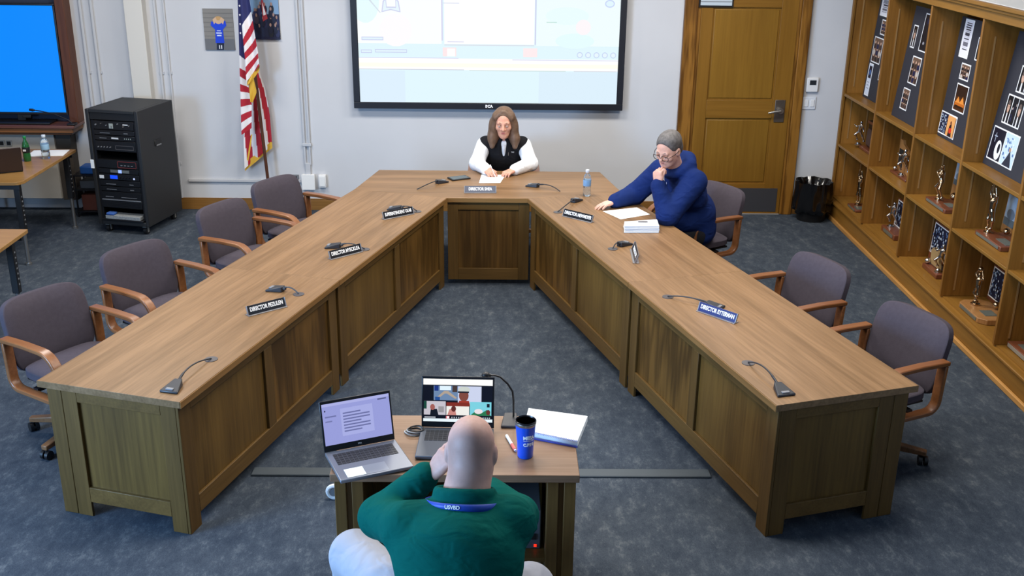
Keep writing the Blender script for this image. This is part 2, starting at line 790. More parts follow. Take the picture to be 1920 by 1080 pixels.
M_DOOR = wood('door_oak', (136, 96, 34), (110, 75, 22), 'Z', rough=0.4, fine=45, broad=5, contrast=0.8)
M_DOORTRIM = wood('door_trim_oak', (140, 96, 38), (92, 58, 18), 'Z', rough=0.4, fine=40, broad=9, cath=0.45, contrast=1.0)
M_CASE = wood('bookcase_oak', (138, 97, 40), (102, 69, 25), 'Z', rough=0.42, fine=55, broad=6, contrast=0.9)
M_CASEY = wood('bookcase_oak_long', (148, 106, 46), (114, 79, 30), 'Y', rough=0.42, fine=55, broad=6, contrast=0.9)
M_CHAIRWOOD = wood('chair_arm_wood', (144, 94, 56), (112, 68, 38), 'Y', rough=0.3, fine=60, broad=8, coat=0.5)
M_FABRIC = mat('chair_fabric', (74, 68, 76), rough=0.95, var=0.06, vscale=40, bump=0.25, bscale=500, spec=0.15)
M_BLACK = mat('black_plastic', (18, 18, 20), rough=0.45)
M_BLACKM = mat('black_matte', (14, 14, 15), rough=0.8)
M_DARKMETAL = mat('dark_metal', (40, 40, 44), rough=0.4, metal=0.6)
M_STEEL = mat('brushed_steel', (170, 168, 165), rough=0.3, metal=0.9)
M_CHROME = mat('chrome', (205, 205, 205), rough=0.12, metal=1.0)
M_WHITE = mat('white_plastic', (226, 226, 226), rough=0.4)
M_PAPER = mat('white_paper', (240, 242, 242), rough=0.8, spec=0.1)
M_GREY = mat('grey_plastic', (110, 112, 116), rough=0.5)
M_LETTER = mat('white_letters', (240, 240, 240), rough=0.5)

# ================================================================== THE ROOM
WY = 10.494            # back wall
XR, XL, YF = 3.80, -6.1, -0.5


def struct(name, mb, m, **k):
    o = mb.build(name, m, None, **k)
    o['kind'] = 'structure'
    return o


struct('floor', MB().box(XL - .1, YF - .1, -.05, XR + .1, WY + .1, 0), carpet_material(), smooth=0)
struct('ceiling', MB().box(XL - .1, YF - .1, CEIL, XR + .1, WY + .1, CEIL + .05), M_CEIL, smooth=0)
struct('wall_back', MB().box(XL - .1, WY, 0, XR + .1, WY + .1, CEIL), M_WALL, smooth=0)
struct('wall_right', MB().box(XR, YF, 0, XR + .1, WY, CEIL), M_WALL, smooth=0)
wl = MB()
wl.box(XL - .1, YF, 0, XL, WY, .95).box(XL - .1, YF, 2.7, XL, WY, CEIL).box(XL - .1, YF, .95, XL, .3, 2.7).box(XL - .1, 3.1, .95, XL, WY, 2.7)
struct('wall_left', wl, M_WALL2, smooth=0)
struct('wall_front', MB().box(XL - .1, YF - .1, 0, XR + .1, YF, CEIL), M_WALL2, smooth=0)
wf = MB()
for y0, y1 in ((.3, .36), (1.21, 1.27), (2.13, 2.19), (3.04, 3.1)):
    wf.box(XL - .09, y0, .95, XL - .03, y1, 2.7)
wf.box(XL - .09, .3, .95, XL - .03, 3.1, 1.01).box(XL - .09, .3, 2.64, XL - .03, 3.1, 2.7)
win = struct('window_1', wf, mat('window_frame_paint', (210, 208, 202), rough=.5), bevel=.004)

# baseboard of the back wall, in two runs either side of the door
bb = MB()
bb.box(-4.2, WY - .022, 0, 1.765, WY, .105).box(-4.2, WY - .016, .105, 1.765, WY, .118)
struct('baseboard_back', bb, wood('baseboard_oak', (140, 100, 50), (108, 74, 33), 'X', rough=.4), bevel=.003)
struct('baseboard_back_right', MB().box(2.995, WY - .022, 0, 3.30, WY, .105), wood('baseboard_oak', (176, 128, 66), (140, 96, 44), 'X', rough=.4), bevel=.003)

# pilaster with pipes, cable raceways
M_CREAM = mat('cream_paint', (206, 203, 196), rough=.7)
M_PIPE = mat('pipe_paint', (186, 188, 192), rough=.6)
struct('trim_1', MB().box(-3.545, WY - .12, .12, -3.37, WY, CEIL), M_CREAM, bevel=.006)


def pipe_run(x, r, z0, z1, label):
    mb = MB()
    mb.tube([(x, WY - r - .004, z0), (x, WY - r - .004, z1)], r, 10)
    for z in (z0 + .35, z0 + 1.25, z0 + 2.1):
        if z < z1:
            mb.box(x - r - .012, WY - .01, z - .012, x + r + .012, WY, z + .012)
    o = mb.build('conduit_pipe', M_PIPE)
    tag(o, label, 'pipe')


pipe_run(-3.99, .016, 0.12, CEIL, 'thin painted pipe on the back wall nearest to the big blue television')
pipe_run(-3.885, .016, 0.12, CEIL, 'thin painted pipe on the back wall, second one right of the blue television')
pipe_run(-3.285, .014, 0.12, CEIL, 'thin painted pipe right beside the cream wall pilaster behind the rack')
pipe_run(-3.20, .010, 0.12, CEIL, 'thinnest painted pipe, the one right of the pilaster behind the rack')
mb = MB().box(-1.945, WY - .024, .47, -1.925, WY, CEIL).box(-1.895, WY - .024, .47, -1.875, WY, CEIL)
mb.box(-1.955, WY - .03, .66, -1.865, WY, .69).box(-1.935, WY - .03, .372, -1.885, WY, .49)
tag(mb.build('cable_raceway', M_PIPE, bevel=.003), 'twin vertical cable raceway on the wall between flag and projection screen', 'raceway')
tag(MB().box(-3.12, WY - .022, .285, -1.98, WY, .315).build('wall_raceway', mat('raceway_paint', (190, 190, 192), rough=.5), bevel=.004),
    'long horizontal white raceway low on the back wall behind the flag', 'raceway')

t = thing('junction_box', 'larger white wall box under the vertical cable raceway', 'junction box', (-1.911, WY, .30))
MB().box(-.063, -.05, -.078, .063, 0, .075).build('housing', M_WHITE, t, bevel=.006)
MB().box(-.066, -.056, -.08, .066, -.05, .078).build('cover', mat('box_cover', (232, 232, 230), rough=.35), t, bevel=.004)
t = thing('wall_outlet', 'small white outlet box right of the larger wall box', 'outlet', (-1.772, WY, .307))
MB().box(-.037, -.045, -.066, .037, 0, .064).build('housing', M_WHITE, t, bevel=.006)
MB().box(-.03, -.049, -.05, .03, -.045, .05).build('cover', mat('box_cover', (232, 232, 230), rough=.35), t, bevel=.003)
t = thing('outlet_plate', 'grey outlet plate left of the white wall boxes', 'outlet', (-2.045, WY, .305))
MB().box(-.035, -.012, -.06, .035, 0, .06).build('plate', M_GREY, t, bevel=.003)
for dz in (-.028, .028):
    MB().box(-.016, -.016, dz - .018, .016, -.012, dz + .018).build('socket', M_DARKMETAL, t, bevel=.003)

# ------------------------------------------------------------------ door with casing, lever, kick plate
dr = MB()
dr.box(1.93, WY - .03, .01, 2.865, WY - .012, 2.28)
door = struct('door_1', dr, M_DOOR, smooth=0)


def dpart(name, mb, m, **k):
    return mb.build(name, m, door, **k)


fr = MB()
for x0, x1 in ((1.93, 2.045), (2.70, 2.865)):
    fr.box(x0, WY - .045, .01, x1, WY - .012, 2.28)
dpart('door_stile', fr, M_DOOR, bevel=.003)
fr = MB()
for z0, z1 in ((.01, .32), (.985, 1.165), (2.05, 2.28)):
    fr.box(2.045, WY - .045, z0, 2.70, WY - .012, z1)
dpart('door_rail', fr, wood('door_oak_rail', (138, 98, 36), (112, 76, 23), 'X', rough=.4, fine=45, broad=5, contrast=.8), bevel=.003)
for z0, z1 in ((.335, .97), (1.18, 2.035)):
    p = MB().box(2.06, WY - .036, z0, 2.685, WY - .012, z1)
    dpart('door_panel', p, wood('door_panel_oak', (140, 102, 36), (112, 78, 23), 'Z', rough=.4, fine=45, broad=4, contrast=.7, offset=z0), bevel=.008)
tr = MB()
tr.box(1.77, WY - .05, 0, 1.90, WY, 2.42).box(1.90, WY - .035, 0, 1.93, WY, 2.30)
tr.box(2.895, WY - .05, 0, 2.992, WY, 2.42).box(2.865, WY - .035, 0, 2.895, WY, 2.30)
dpart('door_casing', tr, M_DOORTRIM, bevel=.005)
dpart('door_head', MB().box(1.77, WY - .05, 2.30, 2.992, WY, 2.42), wood('door_head_oak', (140, 96, 38), (92, 58, 18), 'X', rough=.4), bevel=.005)
dpart('kick_plate', MB().box(1.97, WY - .049, .03, 2.83, WY - .045, .275), mat('kick_plate', (96, 96, 102), rough=.35, metal=.7), bevel=.001)
esc = MB().box(2.722, WY - .052, .95, 2.822, WY - .045, 1.172)
e = dpart('door_lock_plate', esc, mat('lock_plate', (120, 112, 104), rough=.35, metal=.8), bevel=.003)
lv = MB().tube([(2.772, WY - .052, 1.07), (2.772, WY - .10, 1.07)], .028, 16).tube([(2.772, WY - .10, 1.07), (2.70, WY - .105, 1.062), (2.65, WY - .10, 1.05)], [.014, .012, .009], 12)
dpart('door_handle', lv, M_STEEL)
dpart('threshold', MB().box(1.93, WY - .06, 0, 2.865, WY - .01, .012), mat('threshold_metal', (190, 190, 190), rough=.4, metal=.7), bevel=.002)
t = thing('door_sign', 'pale sign in a dark frame high on the wooden door', 'sign', (2.065, WY - .045, 2.05))
MB().box(-.165, -.012, 0, .165, 0, .22).build('frame', M_BLACK, t, bevel=.002)
MB().box(-.15, -.016, .018, .15, -.012, .21).build('plate', mat('sign_plate', (186, 198, 206), rough=.4), t, bevel=.001)
MB().box(-.15, -.018, .05, .15, -.016, .056).build('stripe', M_GREY, t)

# ------------------------------------------------------------------ thermostat and switch right of the door
t = thing('thermostat', 'small white thermostat with dark display right of the door', 'thermostat', (3.078, WY, 1.318))
MB().box(-.058, -.028, -.072, .058, 0, .07).build('housing', M_WHITE, t, bevel=.008)
MB().box(-.03, -.030, .0, .034, -.028, .045).build('display', mat('lcd', (40, 46, 52), rough=.2), t)
t = thing('light_switch', 'white light switch plate below the thermostat', 'light switch', (3.068, WY, 1.135))
MB().box(-.066, -.01, -.062, .066, 0, .062).build('plate', mat('switch_plate', (214, 218, 224), rough=.4), t, bevel=.004)
MB().box(-.05, -.016, -.035, -.01, -.01, .035).build('rocker', M_WHITE, t, bevel=.003)
MB().box(.01, -.016, -.035, .05, -.01, .035).build('rocker', M_WHITE, t, bevel=.003)

# ------------------------------------------------------------------ projection display on the back wall
PY = WY - .09
s0, s1 = aty(664, 205, PY), aty(1167, 206, PY)
sx0, sx1, sz0 = s0.x, s1.x, (s0.z + s1.z) / 2
SW = sx1 - sx0
SH = SW * .575
t = thing('projection_screen', 'large lit screen in a thin black frame on the back wall', 'screen', (sx0, PY, sz0))
BZ = .062
mb = MB().box(0, 0, 0, SW, .05, BZ).box(0, 0, SH - BZ, SW, .05, SH).box(0, 0, BZ, BZ, .05, SH - BZ).box(SW - BZ, 0, BZ, SW, .05, SH - BZ)
mb.build('frame', mat('screen_frame', (26, 28, 36), rough=.4), t, bevel=.004)
MB().box(.05, .05, -.005, SW - .05, .086, SH - .1).build('mounting_box', mat('mount_grey', (120, 122, 135), rough=.6), t)
w, h = SW - 2 * BZ, SH - 2 * BZ
PX = w / 482.0       # one picture pixel at the bottom edge


def R4(x0, y0, x1, y1):
    """photograph pixels -> screen coordinates (x right, y up from the lower edge of the lit part)"""
    return ((x0 - 675) * PX, (193 - y1) * PX * 1.015, (x1 - 675) * PX, (193 - y0) * PX * 1.015)


ES = 1.0
items = [('r', (0, 0, w, h), (226, 247, 253), ES),
         ('r', R4(675, 135, 760, 193), (222, 240, 253), ES), ('r', R4(1010, 135, 1157, 193), (221, 240, 252), ES),
         ('r', R4(675, 112, 1157, 133), (255, 255, 253), ES), ('r', R4(675, 121, 1157, 128), (255, 254, 240), ES),
         ('r', R4(675, 132, 870, 133.2), (205, 208, 222), ES), ('r', R4(880, 133, 1060, 134.2), (205, 222, 222), ES), ('r', R4(1075, 133, 1155, 134), (205, 208, 222), ES),
         ('r', R4(675, 111, 860, 112.2), (214, 216, 244), ES), ('r', R4(960, 113, 1157, 114.2), (214, 216, 244), ES),
         ('r', R4(673, -400, 829, 86), (251, 254, 254), ES), ('r', R4(834, -400, 1000, 86), (255, 255, 255), ES), ('r', R4(1004, -400, 1157, 88), (240, 252, 253), ES),
         ('e', ((690 - 675) * PX, (193 - 10) * PX, 26 * PX, 38 * PX), (232, 252, 254), ES), ('e', ((745 - 675) * PX, (193 - 60) * PX, 30 * PX, 30 * PX), (253, 251, 253), ES),
         ('e', ((1060 - 675) * PX, (193 - 32) * PX, 40 * PX, 16 * PX), (234, 252, 254), ES), ('e', ((1075 - 675) * PX, (193 - 77) * PX, 36 * PX, 14 * PX), (230, 252, 254), ES),
         ('e', ((1090 - 675) * PX, (193 - 52) * PX, 14 * PX, 14 * PX), (253, 246, 249), ES),
         ('r', R4(829, -400, 831.5, 80), (214, 214, 240), ES), ('r', R4(1001, -400, 1003, 86), (206, 206, 236), ES), ('r', R4(834, 87, 1000, 88.2), (214, 214, 226), ES), ('r', R4(832, 13, 862, 14.2), (210, 216, 240), ES),
         ('r', R4(840, 81, 870, 82.4), (216, 216, 240), ES), ('r', R4(1022, 45, 1041, 46.2), (190, 226, 216), ES),
         ('r', R4(831, 92, 856, 108), (255, 232, 234), ES), ('r', R4(839, 94, 854, 108), (255, 255, 255), ES), ('r', R4(980, 92, 1006, 108), (255, 236, 238), ES)]
for k in range(5):
    cx, cy = (1085 + k * 15.5 - 675) * PX, (193 - 102) * PX
    items += [('e', (cx, cy, 5.5 * PX, 5.5 * PX), (200, 214, 244), ES), ('e', (cx, cy, 4 * PX, 4 * PX), (232, 246, 253), ES)]
items += [('e', ((1137 - 675) * PX, (193 - 9) * PX, 9 * PX, 7 * PX), (200, 214, 248), ES), ('e', ((1137 - 675) * PX, (193 - 9) * PX, 7 * PX, 5 * PX), (226, 246, 253), ES)]
for x0, x1, y in ((680, 700, 100), (706, 765, 99), (682, 722, 77)):
    items += [('r', R4(x0, y - 3, x1, y + 3), (200, 206, 240), ES), ('r', R4(x0 + 1, y - 1.8, x1 - 1, y + 1.8), (228, 244, 252), ES)]
# washed-out outline of a bag and a strap in the left picture
items += [('p', [((720 + a - 675) * PX, (193 - b) * PX) for a, b in ((0, 28), (3, 8), (9, 3), (10, 18), (26, 18), (26, 3), (32, 8), (35, 28), (17, 24))], (208, 212, 240), ES),
          ('p', [((720 + a - 675) * PX, (193 - b) * PX) for a, b in ((2, 26), (5, 9), (8, 6), (9, 20), (27, 20), (27, 6), (30, 9), (33, 26), (17, 22))], (232, 246, 252), ES),
          ('p', [((690 - 675) * PX, (193 + 2) * PX), ((694 - 675) * PX, (193 + 2) * PX), ((719 - 675) * PX, (193 - 29) * PX), ((717 - 675) * PX, (193 - 29) * PX)], (214, 226, 236), ES)]
layered('display', Matrix.Translation((BZ, .022, BZ)) @ Matrix.Rotation(PI / 2, 4, 'X'), items, t)
lettering('maker_mark', 'RCA', .036, M_LETTER, Matrix.Translation((SW * .502, -.001, BZ * .5)) @ Matrix.Rotation(PI / 2, 4, 'X'), t, bold=.002)

# ------------------------------------------------------------------ television niche at the left
M_NICHE = wood('niche_walnut', (104, 62, 40), (74, 40, 26), 'Z', rough=.45)
TY = 10.40
t = thing('window_casing', 'dark brown wooden casing around the big television', 'casing', (-4.09, WY, .9))
MB().box(-.085, -.16, 0, 0, 0, 1.9).build('jamb', M_NICHE, t, bevel=.004)
MB().box(-1.0, -.16, 1.38, -.1, 0, 1.9).build('head_panel', mat('head_dark', (30, 26, 44), rough=.6), t)
MB().box(-1.0, -.03, 0, -.1, -.005, 1.38).build('back_panel', mat('niche_back', (50, 60, 84), rough=.7), t)
t = thing('window_sill', 'thick brown wooden sill under the big television', 'sill', (-4.09, 10.2, .9))
MB().box(-1.2, 0, -.03, 0, .29, 0).build('board', wood('sill_brown', (112, 72, 62), (92, 54, 46), 'X', rough=.3, coat=.4), t, bevel=.006)
MB().box(-1.2, .02, -.075, -.02, .29, -.03).build('nosing', wood('sill_nosing', (148, 98, 58), (110, 70, 40), 'X', rough=.35), t, bevel=.005)
MB().box(-1.2, .05, -.10, -.05, .29, -.075).build('moulding', wood('sill_moulding', (120, 76, 44), (88, 52, 30), 'X', rough=.4), t, bevel=.005)
b = MB().box(-5.2, 10.33, .14, -4.35, WY, .80)
struct('trim_2', b, mat('apron_paint', (186, 180, 170), rough=.7), bevel=.004)
struct('trim_3', MB().box(-4.35, 10.36, .12, -4.20, WY, .80), mat('apron_dark_wood', (70, 62, 54), rough=.7), bevel=.004)  # narrow dark brown strip right of the pale apron
tb = thing('television', 'big black television showing a plain blue picture', 'television', (-4.182, TY - .06, .98))
TW, TH = 1.75, 1.05
mb = MB().box(-TW, 0, 0, 0, .04, .022).box(-TW, 0, TH - .02, 0, .04, TH).box(-.018, 0, .022, 0, .04, TH - .02).box(-TW, 0, .022, -TW + .018, .04, TH - .02)
mb.build('bezel', mat('tv_bezel', (20, 20, 26), rough=.3), tb, bevel=.003)
layered('display', Matrix.Translation((-TW + .018, .014, .022)) @ Matrix.Rotation(PI / 2, 4, 'X'),
        [('r', (0, 0, TW - .036, TH - .042), (0, 138, 255), 1.0)], tb)
MB().box(-TW, .04, .02, 0, .055, TH - .02).build('back_cover', M_BLACK, tb)
MB().box(-1.6, -.1, -.077, -.15, .1, -.06).box(-.5, .01, -.06, -.42, .04, .01).box(-1.4, .01, -.06, -1.3, .04, .01).build('stand', M_BLACK, tb, bevel=.004)
MB().box(-.44, -.012, -.03, -.36, 0, .0).build('sensor_bar', M_BLACK, tb, bevel=.003)


# ================================================================== CONFERENCE DESKS
TZ = .75
L0 = Vector((-1.515, 4.598, 0))
R0 = Vector((1.349, 4.598, 0))
AL = math.atan2(.958, .287)
AR = math.atan2(.958, -.2885)
DW = .805


def frame_face(parent, P, x0, x1, z0, z1, ncol, name='front', foot=True, deep=.016, endw=.10, midw=.085, rail=.10, top=.055, mats=None):
    """frame-and-panel face; P(x, d, z) gives the local point, d = depth outward of the face"""
    def one(nm, m, *a):
        mb = MB()
        bx(mb, *a)
        mb.build(nm, m, parent, bevel=.0025)

    def bx(mb, xa, xb, za, zb, da, db):
        c = [P(x, d, z) for z in (za, zb) for d in (da, db) for x in (xa, xb)]
        mb.add(c, [(0, 1, 3, 2), (4, 6, 7, 5), (0, 4, 5, 1), (2, 3, 7, 6), (0, 2, 6, 4), (1, 5, 7, 3)])

    one('stile', M_FRAME, x0, x0 + endw, 0 if foot else z0, z1, 0, deep)
    one('stile', M_FRAME, x1 - endw, x1, 0 if foot else z0, z1, 0, deep)
    wid = (x1 - x0 - 2 * endw - midw * (ncol - 1)) / ncol
    for k in range(1, ncol):
        xx = x0 + endw + k * wid + (k - 1) * midw
        one('stile', M_FRAME, xx, xx + midw, z0 + rail, z1 - top, 0, deep)
    one('rail', M_RAIL, x0 + endw, x1 - endw, z0, z0 + rail, 0, deep)
    one('rail', M_RAIL, x0 + endw, x1 - endw, z1 - top, z1, 0, deep)
    for k in range(ncol):
        xx = x0 + endw + k * (wid + midw)
        mb = MB()
        bx(mb, xx - .005, xx + wid + .005, z0 + rail - .005, z1 - top + .005, -.012, 0)
        mb.build('panel', (mats or [M_PANEL])[k % len(mats or [1])], parent, smooth=0)


def wing_desk(label, origin, ang, s, length, near_end, cut=None):
    t = thing('conference_desk', label, 'desk', tuple(origin), ang, 'oak desks forming the meeting table')
    tp = MB()
    if cut is None:
        tp.box(0, 0, TZ - .036, length, s * DW, TZ)
    else:
        tp.prism([(0, 0), (length, 0), (length, s * DW), (0, s * DW)], TZ - .036, TZ)
    tp.build('tabletop', [M_TOP], t, bevel=.0012)
    MB().box(.002, s * -.004, TZ - .036, length - .002, 0, TZ - .003).build('edge_band', M_EDGE, t, smooth=0)
    MB().box(.002, s * DW, TZ - .036, length - .002, s * (DW + .003), TZ - .003).build('edge_band', M_EDGE, t, smooth=0)
    zt = TZ - .036
    ins = .02
    frame_face(t, lambda x, d, z: (x, s * (ins + .016 - d), z), .02 if not near_end else .012, length - .02, .075, zt, 2, mats=[M_PANEL, M_PANEL2])
    # ends
    yb = .765
    for x, sg in ((.012, -1), (length - .012, 1)):
        if sg < 0 and near_end:
            frame_face(t, lambda q, d, z: (.028 - d, s * q, z), ins + .017, yb - .085, .085, zt, 1, endw=.085, midw=0, rail=.085, top=.06)
        else:
            MB().box(x, s * (ins + .017), .085, x - sg * .02, s * (yb - .42), zt).build('end_panel', M_PANEL, t, smooth=0)
        ly = yb if (sg < 0 and near_end) else yb - .335
        MB().box(x, s * (ly - .083), 0, x - sg * .085, s * ly, zt).build('leg', M_FRAME, t, bevel=.004)
    MB().box(.1, s * .40, zt - .05, length - .1, s * .43, zt).build('back_rail', M_RAIL, t, bevel=.003)
    return t


uL = Vector((math.cos(AL), math.sin(AL), 0))
uR = Vector((math.cos(AR), math.sin(AR), 0))
LEN1, LEN2 = 1.80, 2.04
deskL1 = wing_desk('oak desk nearest the camera on the left side of the meeting table', L0, AL, 1, LEN1, True)
deskL2 = wing_desk('oak desk on the left side that reaches the short head desk', L0 + uL * (LEN1 + .001), AL, 1, LEN2, False)
deskR1 = wing_desk('oak desk nearest the camera on the right side of the meeting table', R0, AR, -1, LEN1, True)
deskR2 = wing_desk('oak desk on the right side that reaches the short head desk', R0 + uR * (LEN1 + .001), AR, -1, LEN2, False)
# head desk
LCp = L0 + uL * (LEN1 + LEN2 + .002)
RCp = R0 + uR * (LEN1 + LEN2 + .002)
vL = Vector((-math.sin(AL), math.cos(AL), 0))
vR = Vector((math.sin(AR), -math.cos(AR), 0))
LEp, REp = LCp + vL * DW, RCp + vR * DW
t = thing('head_desk', 'six-sided oak desk at the head of the meeting table', 'desk', (0, 0, 0), 0, 'oak desks forming the meeting table')
LFp, RFp = Vector((-1.05, 9.18, 0)), Vector((.895, 9.17, 0))
poly = [(p.x, p.y) for p in (LCp, RCp, REp, RFp, LFp, LEp)]
MB().prism(poly, TZ - .036, TZ).build('tabletop', M_TOPY, t, bevel=.003)
ux = (RCp - LCp).normalized()
uy = Vector((ux.y, -ux.x, 0))      # towards the camera


def Ph(x, d, z):
    p = LCp + ux * x + uy * (-.04 + d)
    return (p.x, p.y, z)


ml = (RCp - LCp).length
frame_face(t, Ph, .004, ml + .012, .045, TZ - .036, 1, endw=.085, midw=0, rail=.10, top=.07, foot=False, mats=[M_PANEL2])
for p in (LFp + Vector((.10, -.10, 0)), RFp + Vector((-.10, -.10, 0))):
    MB().box(p.x - .04, p.y - .04, 0, p.x + .04, p.y + .04, TZ - .036).build('leg', M_FRAME, t, bevel=.004)
MB().box(LFp.x + .14, 9.05, TZ - .09, RFp.x - .14, 9.08, TZ - .036).build('back_rail', M_RAIL, t, bevel=.003)
eb = MB()
a, b2 = Ph(0.0, .044, 0), Ph(ml, .044, 0)
eb.add([(a[0], a[1], TZ - .036), (b2[0], b2[1], TZ - .036), (b2[0], b2[1], TZ - .003), (a[0], a[1], TZ - .003)], [(0, 1, 2, 3)])
eb.build('edge_band', M_EDGE, t, smooth=0, solidify=.002)

# ------------------------------------------------------------------ small table in front of the camera
NX0, NX1, NY0, NY1 = -.70, .352, 3.93, 4.475
t = thing('small_table', 'small oak table with two laptops between the desk ends', 'table', (NX0, NY0, 0))
w, d = NX1 - NX0, NY1 - NY0
MB().box(0, 0, TZ - .036, w, d, TZ).build('tabletop', wood('small_top', (146, 116, 92), (126, 97, 73), 'X', rough=.4, fine=90, broad=9), t, bevel=.003)
for x0, x1 in ((.012, .135), (w - .135, w - .012)):
    MB().box(x0, .03, 0, x0 + .05, .10, TZ - .036).box(x1 - .05, .03, 0, x1, .10, TZ - .036).box(x0, d - .10, 0, x1, d - .03, TZ - .036).build('leg', M_FRAME, t, bevel=.003)
    MB().box(x0 + .012, .045, .05, x1 - .012, d - .1, TZ - .036).build('side_panel', M_PANEL, t, smooth=0)
MB().box(.135, d - .06, .08, w - .135, d - .04, TZ - .036).build('back_panel', M_PANEL, t, smooth=0)
MB().box(.135, .06, .28, w - .135, d - .06, .30).build('shelf', M_RAIL, t, smooth=0)
t = thing('equipment_box', 'grey box on the shelf under the small table', 'box', (.12, 4.18, .30))
MB().box(-.08, -.12, 0, .08, .12, .2).build('case', mat('box_grey', (78, 84, 92), rough=.6), t, bevel=.005)
MB().box(-.06, -.123, .05, .06, -.12, .08).build('slot', M_BLACK, t)
MB().box(.05, -.123, .012, .062, -.12, .024).build('lamp', glow('red_lamp', (255, 40, 20), 2.0), t)

tag(MB().box(-1.36, 5.19, 0, 1.20, 5.275, .012).build('cord_cover', mat('cord_cover', (70, 78, 84), rough=.7, var=.05), bevel=.006),
    'flat grey cord cover crossing the carpet between the desk ends', 'cord cover')
t = thing('tape_roll', 'small white ring lying on edge on the carpet left of the small table', 'tape', (-.862, 4.96, 0))
ri = MB()
ri.tube([(.035 * math.cos(a), 0, .045 + .035 * math.sin(a)) for a in [2 * PI * k / 24 for k in range(24)]], .012, 8, closed=True)
ri.build('ring', M_WHITE, t)
MB().tube([(0, -.01, .045), (0, .01, .045)], .022, 16).build('core', M_GREY, t)


# ================================================================== OFFICE CHAIRS
def bent_pad(w, h, t, bend, bow, nx=14, ny=10, nz=2, edge=.035):
    """rounded upholstered slab: width x, height z, thickness y; bow curves the sides forward"""
    bm = bmesh.new()
    bmesh.ops.create_cube(bm, size=1)
    bmesh.ops.subdivide_edges(bm, edges=bm.edges[:], cuts=11, use_grid_fill=True)
    vs = []
    for v in bm.verts:
        x, y, z = v.co * 2
        # superellipse rounding of the outline
        e = 5.0
        m = (abs(x) ** e + abs(z) ** e) ** (1 / e)
        mm = max(abs(x), abs(z))
        k = mm / m if m > 1e-6 else 1
        X, Z = x * k, z * k
        fall = (1 - min(1, mm) ** 6 * .55)
        Y = y * fall
        vs.append((X * w / 2, Y * t / 2 + bow * X * X + bend * Z * Z, Z * h / 2))
    me_v = vs
    fs = [tuple(v.index for v in f.verts) for f in bm.faces]
    bm.free()
    return me_v, fs


def make_chair(label):
    t = thing('office_chair', label, 'chair', (0, 0, 0), 0, 'grey upholstered chairs around the meeting table')
    # backrest: leans back, top at z .83
    v, f = bent_pad(.54, .44, .095, -.01, .035)
    mb = MB()
    mb.m = Matrix.Translation((0, -.285, .625)) @ Matrix.Rotation(math.radians(13), 4, 'X')
    mb.add(v, f)
    mb.build('backrest', M_FABRIC, t, smooth=60, subsurf=1)
    v, f = bent_pad(.53, .50, .10, 0, 0)
    mb = MB()
    mb.m = Matrix.Translation((0, .03, .445)) @ Matrix.Rotation(PI / 2, 4, 'X')
    mb.add(v, f)
    mb.build('seat', M_FABRIC, t, smooth=60, subsurf=1)
    MB().box(-.22, -.2, .385, .22, .22, .40).box(-.03, -.28, .36, .03, -.1, .385).build('seat_pan', M_BLACK, t, bevel=.004)
    MB().box(-.06, -.30, .38, .06, -.275, .60).build('back_bracket', M_BLACK, t, bevel=.004)
    for s in (-1, 1):
        x = s * .30
        path = [(x, -.245, .655), (x, -.05, .662), (x, .10, .66)]
        for k in range(1, 7):
            a = PI / 2 * k / 6
            path.append((x, .10 + .13 * math.sin(a), .53 + .13 * math.cos(a)))
        path += [(x, .225, .47)]
        for k in range(0, 5):
            a = PI / 2 * k / 4
            path.append((x, .145 + .075 * math.cos(a), .445 - .075 * math.sin(a)))
        path += [(x, .0, .37), (x, -.14, .37)]
        for k in range(1, 6):
            a = PI / 2 * k / 5
            path.append((x, -.14 - .07 * math.sin(a), .44 - .07 * math.cos(a)))
        path += [(x, -.215, .55), (x, -.222, .643)]
        mb = MB()
        mb.tube(path, 0, flat=(.058, .026))
        mb.build('armrest', M_CHAIRWOOD, t, bevel=.006, smooth=50)
        MB().box(x - s * .02, -.06, .375, s * .2, -.02, .395).box(x - s * .02, .06, .375, s * .2, .10, .395).build('arm_bracket', M_BLACK, t)
    MB().tube([(0, 0, .09), (0, 0, .24)], .03, 14).tube([(0, 0, .24), (0, 0, .385)], .018, 14).build('gas_post', M_BLACK, t)
    for k in range(5):
        a = 2 * PI * k / 5 + .3
        dx, dy = math.cos(a), math.sin(a)
        mb = MB()
        mb.m = Matrix.Rotation(a, 4, 'Z')
        mb.add([(.02, -.03, .075), (.02, .03, .075), (.36, .02, .062), (.36, -.02, .062), (.02, -.03, .125), (.02, .03, .125), (.36, .02, .092), (.36, -.02, .092)],
               [(0, 1, 2, 3), (7, 6, 5, 4), (0, 4, 5, 1), (1, 5, 6, 2), (2, 6, 7, 3), (3, 7, 4, 0)])
        lg = mb.build('base_leg', wood('base_wood', (128, 92, 62), (96, 64, 42), 'X', rough=.4), t, bevel=.006)
        mb = MB()
        mb.m = Matrix.Rotation(a, 4, 'Z') @ Matrix.Translation((.345, 0, 0)) @ Matrix.Rotation(.6 * k, 4, 'Z')
        mb.tube([(0, -.026, .028), (0, -.006, .028)], .028, 14).tube([(0, .006, .028), (0, .026, .028)], .028, 14).tube([(0, 0, .03), (0, 0, .066)], .009, 8)
        mb.build('caster', M_BLACK, lg)
    return t


